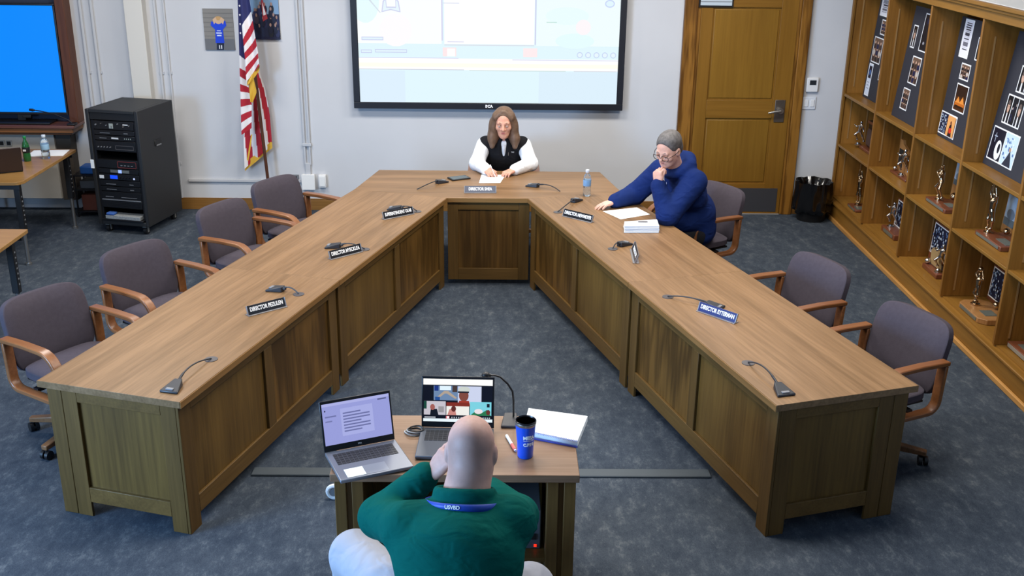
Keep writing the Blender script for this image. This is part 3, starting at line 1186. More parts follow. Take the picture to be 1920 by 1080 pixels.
CH = [((-2.42, 5.69), (.843, -.537), 'grey office chair at the left desks nearest the camera'),
      ((-2.16, 6.55), (.838, -.546), 'grey office chair at the left desks, second from the camera'),
      ((-1.82, 7.61), (.887, -.46), 'grey office chair at the left desks, third from the camera'),
      ((-1.58, 8.34), (.853, -.52), 'grey office chair at the left desks farthest back, in front of the flag'),
      ((2.126, 5.497), (-.907, -.42), 'grey office chair at the right desks nearest the camera'),
      ((1.839, 6.41), (-.91, -.413), 'empty grey office chair at the right desks, just behind the nearest one'),
      ((1.57, 8.26), (-.87, -.49), 'grey office chair under the man in the blue hoodie'),
      ((.05, 9.53), (0, -1), 'grey office chair under the woman in the black vest'),
      ((-.13, 3.02), (0, 1), 'grey office chair under the man in the green sweater'),
      ((-4.62, 8.05), (.3, 1), 'dark chair mostly out of the picture at the long table by the television')]
chair0 = None
for (x, y), (fx, fy), lab in CH:
    rz = math.atan2(fy, fx) - PI / 2
    if chair0 is None:
        chair0 = make_chair(lab)
        for q in kids(chair0):
            if q.name.startswith('base_leg'):
                q.rotation_euler.z = math.radians(-7)
        chair0.location = (x, y, 0)
        chair0.rotation_euler = (0, 0, rz)
        BASE[chair0.name] = Matrix.Translation((x, y, 0)) @ Matrix.Rotation(rz, 4, 'Z')
    else:
        c_ = dup(chair0, (x, y, 0), rz, lab)
        turn = {4: -11.8, 1: 20, 2: 41, 3: -22, 5: 30, 6: 11, 7: 25, 8: 36, 9: 8}[sum(1 for o in bpy.data.objects if o.name.startswith('office_chair')) - 1]
        for q in kids(c_):
            if q.name.startswith('base_leg'):
                q.rotation_euler.z = math.radians(turn)


# ================================================================== TROPHY BOOKCASE along the right wall
BX, BB = 3.38, 3.785
DIV = [10.46, 9.50, 8.54, 7.59, 6.65, 5.70, 4.75]
ZU, ZM, ZL_, ZT_ = 1.25, .745, .20, 2.265
bc = thing('bookcase', 'long wooden built-in bookcase of trophies along the right wall', 'bookcase', (BX, 10.47, 0))


def bpart(name, mb, m, **k):
    return mb.build(name, m, bc, world=True, **k)


bpart('plinth', MB().box(BX - .02, 4.7, 0, BX + .02, 10.47, .175), M_CASEY, bevel=.003)
bpart('base_strip', MB().box(BX - .045, 4.7, 0, BX - .02, 10.47, .04), wood('strip_oak', (196, 146, 84), (160, 114, 58), 'Y', rough=.4), bevel=.006)
bpart('ledge', MB().box(BX - .035, 4.7, .165, BX + .05, 10.47, .188), M_CASEY, bevel=.006)
bpart('back_panel', MB().box(BB - .02, 4.7, .1, BB, 10.47, 2.36), M_CASE, smooth=0)
bpart('bottom_shelf', MB().box(BX + .02, 4.7, .17, BB - .02, 10.47, ZL_), M_CASEY, smooth=0)
for k, y in enumerate(DIV):
    bpart('divider', MB().box(BX, y - .014, ZL_, BB - .02, y + .014, 2.30), wood('divider_oak', (150, 104, 46), (112, 74, 28), 'Z', rough=.42, fine=55, broad=5, offset=k * 1.3), bevel=.003)
bpart('end_stile', MB().box(BX - .003, 10.43, .18, BX + .02, 10.47, 2.30), M_CASE, bevel=.003)
for k in range(6):
    y1, y0 = DIV[k] - .014, DIV[k + 1] + .014
    bpart('shelf', MB().box(BX + .004, y0, ZU - .028, BB - .02, y1, ZU), M_CASEY, bevel=.003)
    bpart('shelf', MB().box(BX + .004, y0, ZM - .024, BB - .02, y1, ZM), M_CASEY, bevel=.003)
    for x in (BX + .09, BX + .26):
        bpart('shelf_track', MB().box(x, y1 - .004, ZL_ + .05, x + .012, y1 - .0005, ZM - .05).box(x, y1 - .004, ZM + .05, x + .012, y1 - .0005, ZU - .06).box(x, y1 - .004, ZU + .06, x + .012, y1 - .0005, ZT_ - .12),
              mat('track_metal', (168, 130, 82), rough=.35, metal=.3))
bpart('top_rail', MB().box(BX - .006, 4.7, ZT_, BX + .03, 10.47, ZT_ + .062), M_CASEY, bevel=.003)
bpart('top_cover', MB().box(BX - .02, 4.7, ZT_ + .1155, BB, 10.47, ZT_ + .121), mat('cover_white', (196, 196, 194), rough=.7), smooth=0)
bpart('crown', MB().box(BX - .03, 4.7, ZT_ + .062, BX + .03, 10.47, ZT_ + .085).box(BX - .05, 4.7, ZT_ + .085, BB, 10.47, ZT_ + .115), M_CASEY, bevel=.006)


# ------------------------------------------------------------------ black boards with photographs
def photo_items(w, h, kind, rnd):
    it = [('r', (0, 0, w, h), (236, 238, 240))]
    b = .010

    def sub(x0, y0, x1, y1, kd):
        W_, H_ = x1 - x0, y1 - y0
        r = lambda a, c: (x0 + a * W_, y0 + c * H_)
        if kd == 'portrait':
            return [('r', (x0, y0, x1, y1), (22, 22, 26)), ('p', [r(.1, 0), r(.25, .3), r(.75, .3), r(.95, 0)], (30, 32, 40)), ('p', [r(.4, 0), r(.42, .36), r(.6, .36), r(.64, 0)], (228, 230, 232)),
                    ('e', (*r(.5, .58), W_ * .24, H_ * .22), (196, 160, 140)), ('e', (*r(.5, .75), W_ * .24, H_ * .10), (96, 84, 80)), ('e', (*r(.42, .6), W_ * .03, H_ * .015), (40, 30, 28)), ('e', (*r(.58, .6), W_ * .03, H_ * .015), (40, 30, 28))]
        if kd == 'dark':
            out = [('r', (x0, y0, x1, y1), (20, 22, 30))]
            for _ in range(7):
                out.append(('e', (*r(rnd.uniform(.15, .85), rnd.uniform(.15, .85)), W_ * rnd.uniform(.04, .14), H_ * rnd.uniform(.04, .14)), rnd.choice([(60, 70, 96), (150, 150, 158), (190, 170, 160), (34, 40, 70)])))
            return out
        if kd == 'group':
            out = [('r', (x0, y0, x1, y1), (108, 84, 70))]
            for q in range(9):
                cx, cy = (q % 3 + .5) / 3, .22 + .27 * (q // 3)
                out += [('e', (*r(cx, cy - .1), W_ * .14, H_ * .12), rnd.choice([(32, 30, 34), (190, 180, 172), (60, 46, 44), (26, 34, 70)])), ('e', (*r(cx, cy + .05), W_ * .07, H_ * .06), (204, 166, 142))]
            return out
        if kd == 'fire':
            return [('r', (x0, y0, x1, y1), (70, 38, 18)), ('r', (x0, y0 + H_ * .55, x1, y1), (44, 26, 18)), ('r', (*r(.05, .15), *r(.95, .34)), (188, 102, 34)), ('p', [r(.1, .3), r(.3, .55), r(.5, .35), r(.7, .6), r(.9, .3)], (224, 140, 60)), ('r', (*r(.1, .12), *r(.9, .2)), (40, 22, 14))]
        if kd == 'doc':
            out = [('r', (x0, y0, x1, y1), (226, 226, 234))]
            y = .96
            for hh, c in ((.04, 70), (.05, 60), (.05, 66), (.05, 60), (.03, 150), (.10, 66), (.03, 190), (.05, 90), (.03, 190), (.13, 110), (.04, 200), (.04, 60)):
                out.append(('r', (*r(.14 + rnd.uniform(0, .08), y - hh), *r(.86 - rnd.uniform(0, .1), y - .012)), (c, c, c + 12)))
                y -= hh + .012
            return out
        if kd == 'page':
            return [('r', (x0, y0, x1, y1), (208, 218, 234)), ('r', (*r(.1, .55), *r(.9, .95)), (18, 24, 44)), ('e', (*r(.5, .74), W_ * .22, H_ * .09), (60, 100, 160)), ('r', (*r(.15, .2), *r(.8, .23)), (150, 156, 170)), ('r', (*r(.15, .3), *r(.7, .33)), (150, 156, 170)), ('r', (*r(.15, .4), *r(.75, .43)), (150, 156, 170))]
        if kd == 'snow':
            out = [('r', (x0, y0, x1, y1), (196, 216, 232))]
            for _ in range(26):
                out.append(('e', (*r(rnd.uniform(.08, .92), rnd.uniform(.08, .92)), W_ * rnd.uniform(.02, .07), H_ * rnd.uniform(.02, .07)), rnd.choice([(120, 150, 190), (236, 244, 250), (90, 120, 170)])))
            return out + [('p', [r(.25, 0), r(.5, .3), r(.62, .5), r(.75, .3), r(.9, 0)], (40, 44, 60)), ('e', (*r(.6, .52), W_ * .07, H_ * .07), (190, 150, 120))]
        if kd == 'bride':
            return [('r', (x0, y0, x1, y1), (22, 24, 40)), ('e', (*r(.68, .34), W_ * .26, H_ * .32), (232, 236, 240)), ('e', (*r(.72, .4), W_ * .1, H_ * .16), (26, 28, 40)), ('r', (*r(.25, .55), *r(.3, .85)), (150, 160, 176)), ('r', (*r(.16, .72), *r(.42, .76)), (150, 160, 176))]
        if kd == 'dancer':
            return [('r', (x0, y0, x1, y1), (224, 160, 96)), ('p', [r(.3, 0), r(.35, .5), r(.6, .7), r(.7, .3), r(.8, 0)], (40, 26, 30)), ('e', (*r(.5, .68), W_ * .1, H_ * .09), (120, 70, 50)), ('e', (*r(.55, .3), W_ * .18, H_ * .14), (210, 60, 40))]
        if kd == 'crowd':
            out = [('r', (x0, y0, x1, y1), (30, 36, 60))]
            for _ in range(60):
                out.append(('e', (*r(rnd.uniform(.05, .95), rnd.uniform(.05, .95)), W_ * .035, H_ * .04), rnd.choice([(170, 190, 214), (96, 120, 160), (210, 220, 230)])))
            return out
        return [('r', (x0, y0, x1, y1), (80, 80, 90))]

    kinds = kind.split('+')
    x = b
    ww = (w - b * (len(kinds) + 1)) / len(kinds)
    for kd in kinds:
        it += sub(x, b, x + ww, h - b, kd)
        x += ww + b
    return it


rnd = random.Random(3)
BOARDS = [
    ('black display board in the bookcase bay closest to the door', (1617, 180), .62,
     [((1656, -14), (1651, 29), .22, 'doc'), ((1656, 36), (1649, 64), .22, 'group'), ((1641, 67), (1633, 115), .24, 'group'), ((1631, 117), (1620, 177), .115, 'page'), ((1650, 126), (1646, 150), .12, 'dark')]),
    ('black display board leaning in the second bookcase bay from the door, with four pictures', (1671, 215), .66,
     [((1716, 46), (1705, 88), .095, 'portrait'), ((1737, 24), (1722, 95), .20, 'dark'), ((1714, 104), (1700, 154), .20, 'group'), ((1696, 163), (1686, 202), .155, 'group')]),
    ('black display board with a tall white printed sheet, third bookcase bay', (1757, 253), .70,
     [((1812, 30), (1798, 106), .165, 'doc'), ((1838, 70), (1825, 112), .12, 'dark'), ((1805, 117), (1797, 147), .17, 'group'), ((1797, 155), (1784, 205), .22, 'fire'), ((1767, 206), (1758, 247), .31, 'crowd+dancer')]),
    ('black display board with portrait pictures in the bookcase bay nearest the camera', (1842, 305), .74,
     [((1918, 122), (1904, 172), .22, 'portrait+dark'), ((1893, 175), (1877, 229), .26, 'portrait+dark+portrait'), ((1866, 234), (1849, 295), .40, 'bride+snow')]),
]
for k, ((lab, bl, wid, photos), tl_) in enumerate(zip(BOARDS, ((1651.7, 0), (1719.7, 5.5), (1805.8, 27.8), (1912.8, 55.5)))):
    P0 = atz(bl[0], bl[1], ZU + .001)
    P0.x = min(P0.x, BB - .09)
    tq = aty(tl_[0], tl_[1], P0.y)
    top = P0 + (tq - P0) * ((2.19 - P0.z) / (tq.z - P0.z))
    top.x = min(top.x, BB - .03)
    upv = (top - P0).normalized()
    hgt = (top - P0).length
    sv = Vector((0, -1, 0))
    wid = min(wid, P0.y - (DIV[k + 1] + .03))
    nrm = sv.cross(upv).normalized()          # towards the room (-x)
    t = thing('display_board', lab, 'photo board', tuple(P0), 0, 'black photo boards in the bookcase')
    Mb = basis(P0, sv, upv)
    mb = MB()
    mb.m = Mb
    mb.box(0, 0, -.006, wid, hgt, 0)
    mb.build('board', mat('board_black', (38, 40, 50), rough=.7), t, world=True, smooth=0)

    def onb(p):
        d = ray(p)
        o = Vector((0, 0, CAM_H))
        q = o + d * ((P0 - o).dot(nrm) / d.dot(nrm)) - P0
        return q.dot(sv), q.dot(upv)

    for tl, blp, pw, kind in photos:
        s_tl, t_tl = onb(tl)
        s_bl, t_bl = onb(blp)
        s0 = (s_tl + s_bl) / 2
        hh = min(t_tl, hgt - .01) - t_bl
        pw = min(pw, wid - s0 - .004)
        if pw < .03 or hh < .03:
            continue
        layered('photo', Mb @ Matrix.Translation((s0, t_bl, .0004)), photo_items(pw, hh, kind, rnd), t, world=True, step=.00012, rough=.35)


# ------------------------------------------------------------------ trophies
M_GOLD = mat('trophy_metal', (196, 172, 142), rough=.2, metal=1.0)
M_SILVER = mat('trophy_silver', (206, 200, 196), rough=.18, metal=1.0)
M_DARKFIG = mat('trophy_dark', (44, 34, 28), rough=.4, metal=.3)
M_TWOOD = wood('trophy_walnut', (128, 74, 50), (92, 50, 34), 'Y', rough=.3, coat=.4)
M_TWOOD2 = wood('trophy_oak', (170, 124, 76), (140, 96, 54), 'Z', rough=.35, coat=.3)
M_PLATE = mat('engraved_plate', (112, 118, 112), rough=.4, metal=.4)


def figure(S, arms, legs, lean=0.0, ball=None):
    """small athlete; joints in figure heights, x to the side, y depth, z up"""
    c = lambda a, b, r, r2=None: cap([q * S for q in a], [q * S for q in b], r * S, (r2 or r) * S, .012 * S / .25)
    ps = []
    hip, ch, hd = (0, 0, .5), (lean, 0, .74), (lean * 1.25, 0, .92)
    ps += [c(hip, ch, .075, .095), c((ch[0], 0, .76), hd, .035), ell([q * S for q in hd], [.055 * S, .06 * S, .075 * S], k=.01)]
    for sd, (kn, ft) in zip((-1, 1), legs):
        h0 = (hip[0] + sd * .05, 0, .49)
        ps += [c(h0, kn, .06, .042), c(kn, ft, .042, .026), c(ft, (ft[0], ft[1] - .06, ft[2] - .005), .026, .02)]
    for sd, (el_, ha) in zip((-1, 1), arms):
        s0 = (ch[0] + sd * .11, 0, .78)
        ps += [c(s0, el_, .04, .03), c(el_, ha, .03, .022)]
    if ball:
        ps.append(ell([q * S for q in ball[:3]], [ball[3] * S] * 3, k=.004))
    return ps


STAND = [((-.07, 0, .26), (-.08, 0, .02)), ((.07, 0, .26), (.08, 0, .02))]
CROUCH = [((-.16, -.08, .30), (-.12, .04, .02)), ((.17, -.10, .30), (.2, .02, .02))]
FIGS = {
    'batter': (figure(.26, [((-.22, -.06, .72), (-.10, -.14, .80)), ((.12, -.12, .66), (-.06, -.14, .76))], CROUCH, -.05) + [cap((-.03, -.036, .20), (.055, -.02, .275), .005, .007, .004)]),
    'spiker': (figure(.285, [((-.17, -.02, .92), (-.1, -.04, 1.12)), ((.18, -.02, .92), (.13, -.05, 1.14))], [((-.06, -.03, .27), (-.1, .02, .02)), ((.09, .02, .26), (.05, .03, .03))], .02)),
    'ringer': (figure(.22, [((-.30, 0, .86), (-.12, 0, 1.10)), ((.28, 0, .86), (.12, 0, 1.10))], [((-.1, -.05, .26), (.05, 0, .02)), ((.12, -.02, .25), (-.04, 0, .02))], 0, (0, 0, 1.12, .09))),
    'runner': (figure(.22, [((-.2, -.08, .66), (-.22, -.18, .76)), ((.2, .08, .66), (.26, .1, .52))], [((-.08, -.16, .34), (-.08, -.02, .12)), ((.08, .12, .28), (.1, .22, .06))], .1)),
    'cup': [],
}


def trophy(label, px, zs, base, fig, parts, name='trophy', figpos=None, figmat=None, rz=0.0, depth_shift=0.0):
    """base: (depth x, length y, height); parts: callables adding children; stands on shelf zs, front edge centre at pixel px"""
    P = atz(px[0], px[1], zs)
    x = min(max(P.x + depth_shift, BX + .02), BB - .06)
    t = thing(name, label, 'trophy', (x, P.y, zs + .0005), rz, 'trophies in the bookcase')
    dx, ly, hz = base
    if hz > 0:
        MB().box(0, -ly / 2, 0, dx, ly / 2, hz).build('base', M_TWOOD, t, bevel=.006)
    if fig:
        fp = figpos or (dx * .5, ly * .15)
        m = Matrix.Translation((fp[0], fp[1], hz + .022)) @ Matrix.Rotation(-PI / 2, 4, 'Z')
        MB().lathe([(.034, 0), (.034, .008), (.022, .012), (.020, .022)], (fp[0], fp[1], hz), 18).build('pedestal', figmat or M_GOLD, t)
        o = sdf_mesh('figurine', FIGS[fig], .0045, figmat or M_GOLD, t, world=False, smooth_it=1)
        o.data.transform(m)
    for fn in parts:
        fn(t)
    return t


def plate(x, y0, y1, z0, z1, m=None, th=.004, name='plaque'):
    return lambda t: MB().box(x - th, y0, z0, x, y1, z1).build(name, m or M_PLATE, t, bevel=.001)


def tilt_plate(x, y, z, w, h, m=None, frame=None, ang=.35, name='plaque', items=None):
    def fn(t):
        mb = MB()
        M = Matrix.Translation((x, y, z)) @ Matrix.Rotation(ang, 4, 'Y')
        mb.m = M
        if frame:
            mb.box(0, -w / 2 - .014, 0, .016, w / 2 + .014, h + .03).build(name + '_board', frame, t, bevel=.002)
        m2 = MB()
        m2.m = M
        m2.box(-.003, -w / 2, .014, 0, w / 2, .014 + h)
        m2.build(name, m or M_PLATE, t)
        if items:
            Mi = M @ basis((-.0035, w / 2, .014), (0, -1, 0), (0, 0, 1))
            layered('picture', Mi, items, t, step=.0003)
    return fn


def flat_plate(x0, x1, y0, y1, z):
    return lambda t: MB().box(x0, y0, z, x1, y1, z + .003).build('plaque', M_PLATE, t)


def ballpart(x, y, z, r, m=None):
    return lambda t: MB().ball((x, y, z), r, 10).build('ball', m or M_GOLD, t)


def outline_board(x, poly, m, panel=None):
    """carved board standing upright, outline in (y, z)"""
    def fn(t):
        n = len(poly)
        mb = MB()
        vs = [(x, p[0], p[1]) for p in poly] + [(x + .022, p[0], p[1]) for p in poly]
        fs = [tuple(range(n)), tuple(range(n, 2 * n))[::-1]] + [(i, n + i, n + (i + 1) % n, (i + 1) % n) for i in range(n)]
        mb.add(vs, fs)
        mb.build('carved_board', m, t, smooth=0)
        if panel:
            MB().box(x - .004, panel[0], panel[1], x, panel[2], panel[3]).build('panel', M_BLACKM, t)
    return fn


BLUEPIC = lambda w, h: photo_items(w, h, 'crowd', rnd)
BLUESKY = lambda w, h: [('r', (0, 0, w, h), (150, 170, 190)), ('r', (0, 0, w, h * .25), (90, 100, 104)), ('e', (w * .45, h * .4, w * .3, h * .18), (104, 116, 128))]


def rear_picture(bl, br, tl, kind, X=3.72):
    """framed picture standing against the back of the bay"""
    def fn(t):
        a, b, c = atx(bl[0], bl[1], X), atx(br[0], br[1], X), atx(tl[0], tl[1], X)
        w_, h_ = a.y - b.y + .03, c.z - a.z
        M = Matrix.Translation((X, a.y, a.z)) @ Matrix.Rotation(.06, 4, 'Y')
        mb = MB()
        mb.m = M
        mb.box(.001, -w_ - .012, (t.location.z + .001) - a.z, .014, .012, h_ + .012)
        mb.build('picture_frame', M_TWOOD2 if kind == 'sky' else M_TWOOD, t, world=True, bevel=.002)
        layered('picture', M @ basis((0, 0, 0), (0, -1, 0), (0, 0, 1)), BLUESKY(w_, h_) if kind == 'sky' else BLUEPIC(w_, h_), t, world=True, step=.0002)
    return fn


# middle row (shelf at ZM)
trophy('dark carved arch plaque with a small silver figure, middle shelf beside the door', (1619, 284), ZM, (.12, .30, .03), 'runner',
       [outline_board(.07, [(-.08, .03), (.14, .03), (.14, .26), (.12, .28), (-.06, .28), (-.08, .26)], M_DARKFIG), plate(.07, -.09, .15, .25, .275, M_TWOOD, .01, 'cornice'),
        outline_board(.045, [(-.02, .05), (.10, .05), (.10, .17), (.075, .21), (.0, .21), (-.02, .17)], mat('relief_brown', (70, 50, 44), rough=.5)), plate(.04, -.12, -.05, .05, .14, M_TWOOD2)],
       figpos=(-.005, .165), figmat=M_SILVER)
trophy('wooden plaque cut like a state map with a black panel, middle shelf', (1682, 332), ZM, (.13, .38, .022), 'runner',
       [outline_board(.06, [(-.09, .02), (.19, .02), (.19, .30), (.13, .30), (.11, .27), (.04, .25), (-.04, .225), (-.10, .23), (-.04, .19), (-.01, .14), (-.03, .08)], M_TWOOD2, (.08, .06, .175, .22)), ballpart(.03, .15, .045, .02, M_SILVER)],
       figpos=(.025, -.03), figmat=M_SILVER)
trophy('trophy with a crouching batter figurine on a long base, middle shelf', (1752, 388), ZM, (.14, .40, .035), 'batter',
       [plate(0, -.17, .17, .008, .028), flat_plate(.06, .12, -.14, -.02, .035), ballpart(.17, .06, .07, .03), rear_picture((1787, 344), (1800, 350), (1794, 304), 'sky'),
        lambda t: MB().box(.142, -.12, 0, .265, .14, .03).build('rear_base', M_TWOOD, t, bevel=.005),
        ], figpos=(.06, .08))
trophy('tall trophy with a figurine reaching both arms up, middle shelf nearest the camera', (1850, 455), ZM, (.13, .42, .035), 'spiker',
       [plate(0, -.18, .18, .008, .028), flat_plate(.05, .12, -.18, -.02, .035), ballpart(.17, .08, .06, .024), rear_picture((1880, 418), (1900, 427), (1888, 362), 'sky'),
        lambda t: MB().box(.132, -.12, 0, .265, .16, .03).build('rear_base', M_TWOOD, t, bevel=.005),
        ], figpos=(.06, .13))
# bottom row
trophy('slim figurine on a flat green-plated base, bottom shelf beside the door', (1596, 392), ZL_, (.16, .26, .025), 'spiker',
       [flat_plate(.02, .14, -.11, .0, .025), plate(0, -.1, .1, .004, .02), ballpart(.10, -.08, .06, .022, M_SILVER)], figpos=(.08, .06))
trophy('silver runner figurine before a blue team picture, second bottom shelf from the door', (1663, 441), ZL_, (.15, .34, .05), 'runner',
       [rear_picture((1676, 420), (1700, 433), (1686, 376), 'crowd', 3.62), plate(0, -.13, .1, .01, .04, M_PLATE)], figpos=(.06, .1), figmat=M_SILVER)
trophy('trophy with a tan map-shaped plaque before a tall blue picture, bottom shelf', (1741, 512), ZL_, (.14, .30, .04), 'runner',
       [rear_picture((1743, 471), (1768, 484), (1756, 419), 'crowd', 3.64), outline_board(.05, [(-.06, .05), (.12, .05), (.13, .16), (.09, .19), (.0, .18), (-.03, .15)], mat('tan_plaque', (160, 134, 92), rough=.5)), ballpart(.03, .12, .065, .025, M_SILVER),
        ballpart(.03, -.1, .055, .02, M_SILVER)], figpos=(.04, -.09), figmat=M_SILVER)
trophy('eight-sided trophy base with a figurine holding a ball overhead, bottom shelf', (1814, 590), ZL_, (.03, .01, 0), None,
       [lambda t: MB().prism([(0, -.16), (0, .16), (.05, .21), (.18, .21), (.23, .16), (.23, -.16), (.18, -.21), (.05, -.21)], 0, .04).build('base', M_TWOOD2, t, bevel=.004),
        plate(0, -.14, .14, .008, .032), flat_plate(.07, .16, -.13, -.02, .04), ballpart(.2, .0, .075, .026), ballpart(.17, -.18, .075, .022),
        lambda t: MB().lathe([(.034, 0), (.034, .012), (.022, .018), (.02, .03)], (.09, .1, .04), 18).build('pedestal', M_GOLD, t),
        lambda t: sdf_mesh('figurine', FIGS['ringer'], .0045, M_GOLD, t, world=False, smooth_it=1).data.transform(Matrix.Translation((.09, .1, .07)) @ Matrix.Rotation(-PI / 2, 4, 'Z')),
        rear_picture((1852, 553), (1874, 564), (1860, 497), 'crowd')])
trophy('low dark trophy base with an engraved front plate, bottom shelf by the photo edge', (1908, 668), ZL_, (.16, .34, .04), None,
       [plate(0, -.15, .15, .008, .034, mat('pale_plate', (150, 146, 136), rough=.4, metal=.3)), flat_plate(.04, .12, -.1, .1, .04)])

# ================================================================== EQUIPMENT RACK
t = thing('equipment_rack', 'black wheeled equipment rack full of audio devices by the back wall', 'rack', (-3.762, 9.675, 0), math.radians(-13))
RW, RD, RH = .525, .62, 1.17
zb = .085
M_RACK = mat('rack_black', (30, 31, 33), rough=.55, var=.08, vscale=3)
MB().box(0, .0, zb, .035, RD, RH).box(RW - .035, 0, zb, RW, RD, RH).box(.035, .0, RH - .03, RW - .035, RD, RH).box(.035, 0, zb, RW - .035, RD, zb + .04).box(.035, RD - .02, zb + .04, RW - .035, RD, RH - .03).build('cabinet', M_RACK, t, bevel=.005)
MB().box(.035, .012, RH - .095, RW - .035, .03, RH - .03).build('header', M_BLACK, t, bevel=.003)
for x in (.038, RW - .058):
    MB().box(x, .02, zb + .05, x + .02, .04, RH - .1).build('rack_rail', M_DARKMETAL, t)
hd = MB().box(RW - .001, .24, .80, RW + .006, .36, .86)
hd.build('side_handle', mat('handle_black', (12, 12, 13), rough=.5), t, bevel=.006)
MB().box(RW + .004, .26, .80, RW + .012, .34, .812).build('handle_grip', M_GREY, t, bevel=.002)
rr = random.Random(11)
M_UNIT = mat('unit_black', (15, 15, 18), rough=.4)
z = RH - .10
UN = [(.085, 'mixer'), (.05, 'plain'), (.05, 'led'), (.10, 'amp'), (.075, 'gap'), (.085, 'red'), (.05, 'grey'), (.06, 'blue'), (.06, 'plain'), (.05, 'plain'), (.085, 'tray'), (.075, 'vents'), (.06, 'plain')]
for hh, kind in UN:
    z -= hh
    if z < zb + .1:
        break
    if kind == 'gap':
        continue
    u = MB().box(.06, .015, z + .003, RW - .06, .25, z + hh - .003).build('rack_unit', M_UNIT, t, bevel=.002)
    det = []
    y = .0146

    def lamp(x0, z0, x1, z1, m):
        MB().box(.06 + x0, .012, z + z0, .06 + x1, .016, z + z1).build('lamp', m, u)

    def knob(x, zz, r=.009, m=M_STEEL):
        MB().tube([(.06 + x, .016, z + zz), (.06 + x, .002, z + zz)], r, 10).build('knob', m, u)
    if kind == 'mixer':
        for q in range(7):
            knob(.03 + q * .055 + rr.uniform(-.01, .01), rr.uniform(.02, .065), rr.choice([.005, .007]), M_STEEL if q % 2 else M_GREY)
        lamp(.16, .015, .20, .06, mat('pale_print', (150, 156, 150), rough=.5))
        lamp(.30, .05, .35, .058, M_WHITE)
    elif kind == 'plain':
        lamp(.06, .018, .16, .023, M_GREY)
        lamp(.30, .02, .34, .026, M_GREY)
    elif kind == 'led':
        lamp(.05, .02, .12, .025, M_GREY)
        lamp(.17, .018, .24, .032, mat('pale_label', (200, 200, 200), rough=.5))
        for q in range(4):
            lamp(.30 + q * .02, .02, .306 + q * .02, .03, glow('green_lamp', (170, 190, 190), .5))
    elif kind == 'amp':
        for a in ((.2, .02, .385, .026), (.2, .055, .385, .06), (.2, .02, .205, .06), (.38, .02, .385, .06)):
            lamp(*a, mat('amp_trim', (96, 92, 92), rough=.4, metal=.5))
        for q in range(5):
            knob(.03 + q * .03, .04, .005, M_GREY)
    elif kind == 'red':
        for a in ((.2, .01, .39, .014), (.2, .066, .39, .07), (.2, .01, .204, .07), (.386, .01, .39, .07)):
            lamp(*a, mat('red_trim', (120, 50, 48), rough=.4))
        for q in range(4):
            lamp(.23 + q * .035, .03, .25 + q * .035, .036, M_GREY)
    elif kind == 'grey':
        lamp(.12, .012, .20, .038, mat('panel_grey', (96, 100, 98), rough=.5))
        lamp(.20, .01, .235, .04, glow('white_blue_lamp', (150, 180, 255), 1.2))
        lamp(.235, .012, .31, .038, mat('panel_grey', (96, 100, 98), rough=.5))
    elif kind == 'blue':
        lamp(.0, .01, .045, .04, M_WHITE)
        lamp(.11, .012, .185, .046, glow('blue_display', (20, 80, 255), 1.0))
        for q in range(4):
            knob(.21 + q * .03, .03, .008, M_DARKMETAL)
        lamp(.345, .014, .36, .03, glow('white_lamp', (200, 214, 255), 1.0))
    elif kind == 'tray':
        lamp(.0, .0, .40, .01, M_GREY)
        lamp(.04, .03, .12, .036, M_GREY)
        lamp(.2, .03, .36, .034, M_GREY)
    elif kind == 'vents':
        for q in range(4):
            lamp(.08, .012 + q * .015, .38, .016 + q * .015, M_DARKMETAL)
sh = MB().box(.05, -.02, zb + .045, RW - .05, .28, zb + .06).build('front_shelf', M_DARKMETAL, t, bevel=.003)
MB().box(.09, -.018, zb + .06, RW - .08, .1, zb + .095).build('silver_box', mat('device_silver', (140, 144, 146), rough=.5, var=.2, vscale=60), t, bevel=.004)
MB().box(.10, -.02, zb + .095, .18, .05, zb + .118).build('blue_cloth', mat('blue_cloth', (50, 90, 160), rough=.9), t, bevel=.008)
MB().box(-.004, -.004, .62, .03, 0, .70).build('side_label', M_PAPER, t)
for x, y in ((.07, .06), (RW - .07, .06), (.07, RD - .06), (RW - .07, RD - .06)):
    c = MB().box(x - .02, y - .035, .07, x + .02, y + .035, zb).box(x - .022, y - .012, .02, x - .016, y + .012, .075).box(x + .016, y - .012, .02, x + .022, y + .012, .075).build('caster_fork', mat('fork_metal', (150, 150, 146), rough=.4, metal=.5), t, bevel=.002)
    MB().tube([(x - .015, y, .036), (x + .015, y, .036)], .036, 16).build('wheel', M_BLACK, c)

# stand with a blue box beside the rack
t = thing('utility_stand', 'low metal stand behind the long table, left of the black rack', 'stand', (-4.14, 10.17, 0))
for x in (0.0, .27):
    for y in (0, .24):
        MB().tube([(x, y, 0), (x, y, .42)], .009, 8).build('post', M_DARKMETAL, t)
for zz in (.05, .27, .41):
    MB().box(-.01, -.01, zz, .28, .25, zz + .012).build('shelf', M_DARKMETAL, t)
tag(MB().box(-4.09, 10.20, .4225, -3.93, 10.36, .50).build('blue_box', mat('blue_box', (28, 84, 160), rough=.5), bevel=.012), 'small bright blue box on the metal stand by the rack', 'box')
tag(MB().box(-4.10, 10.19, .2825, -3.9, 10.38, .36).build('grey_device', mat('device_grey', (60, 66, 76), rough=.5), bevel=.006), 'grey device on the middle shelf of the metal stand', 'device')
tag(MB().box(-4.10, 10.19, .0625, -3.9, 10.38, .22).build('brown_box', mat('brown_box', (84, 40, 28), rough=.7), bevel=.004), 'dark brown box on the lowest shelf of the metal stand', 'box')


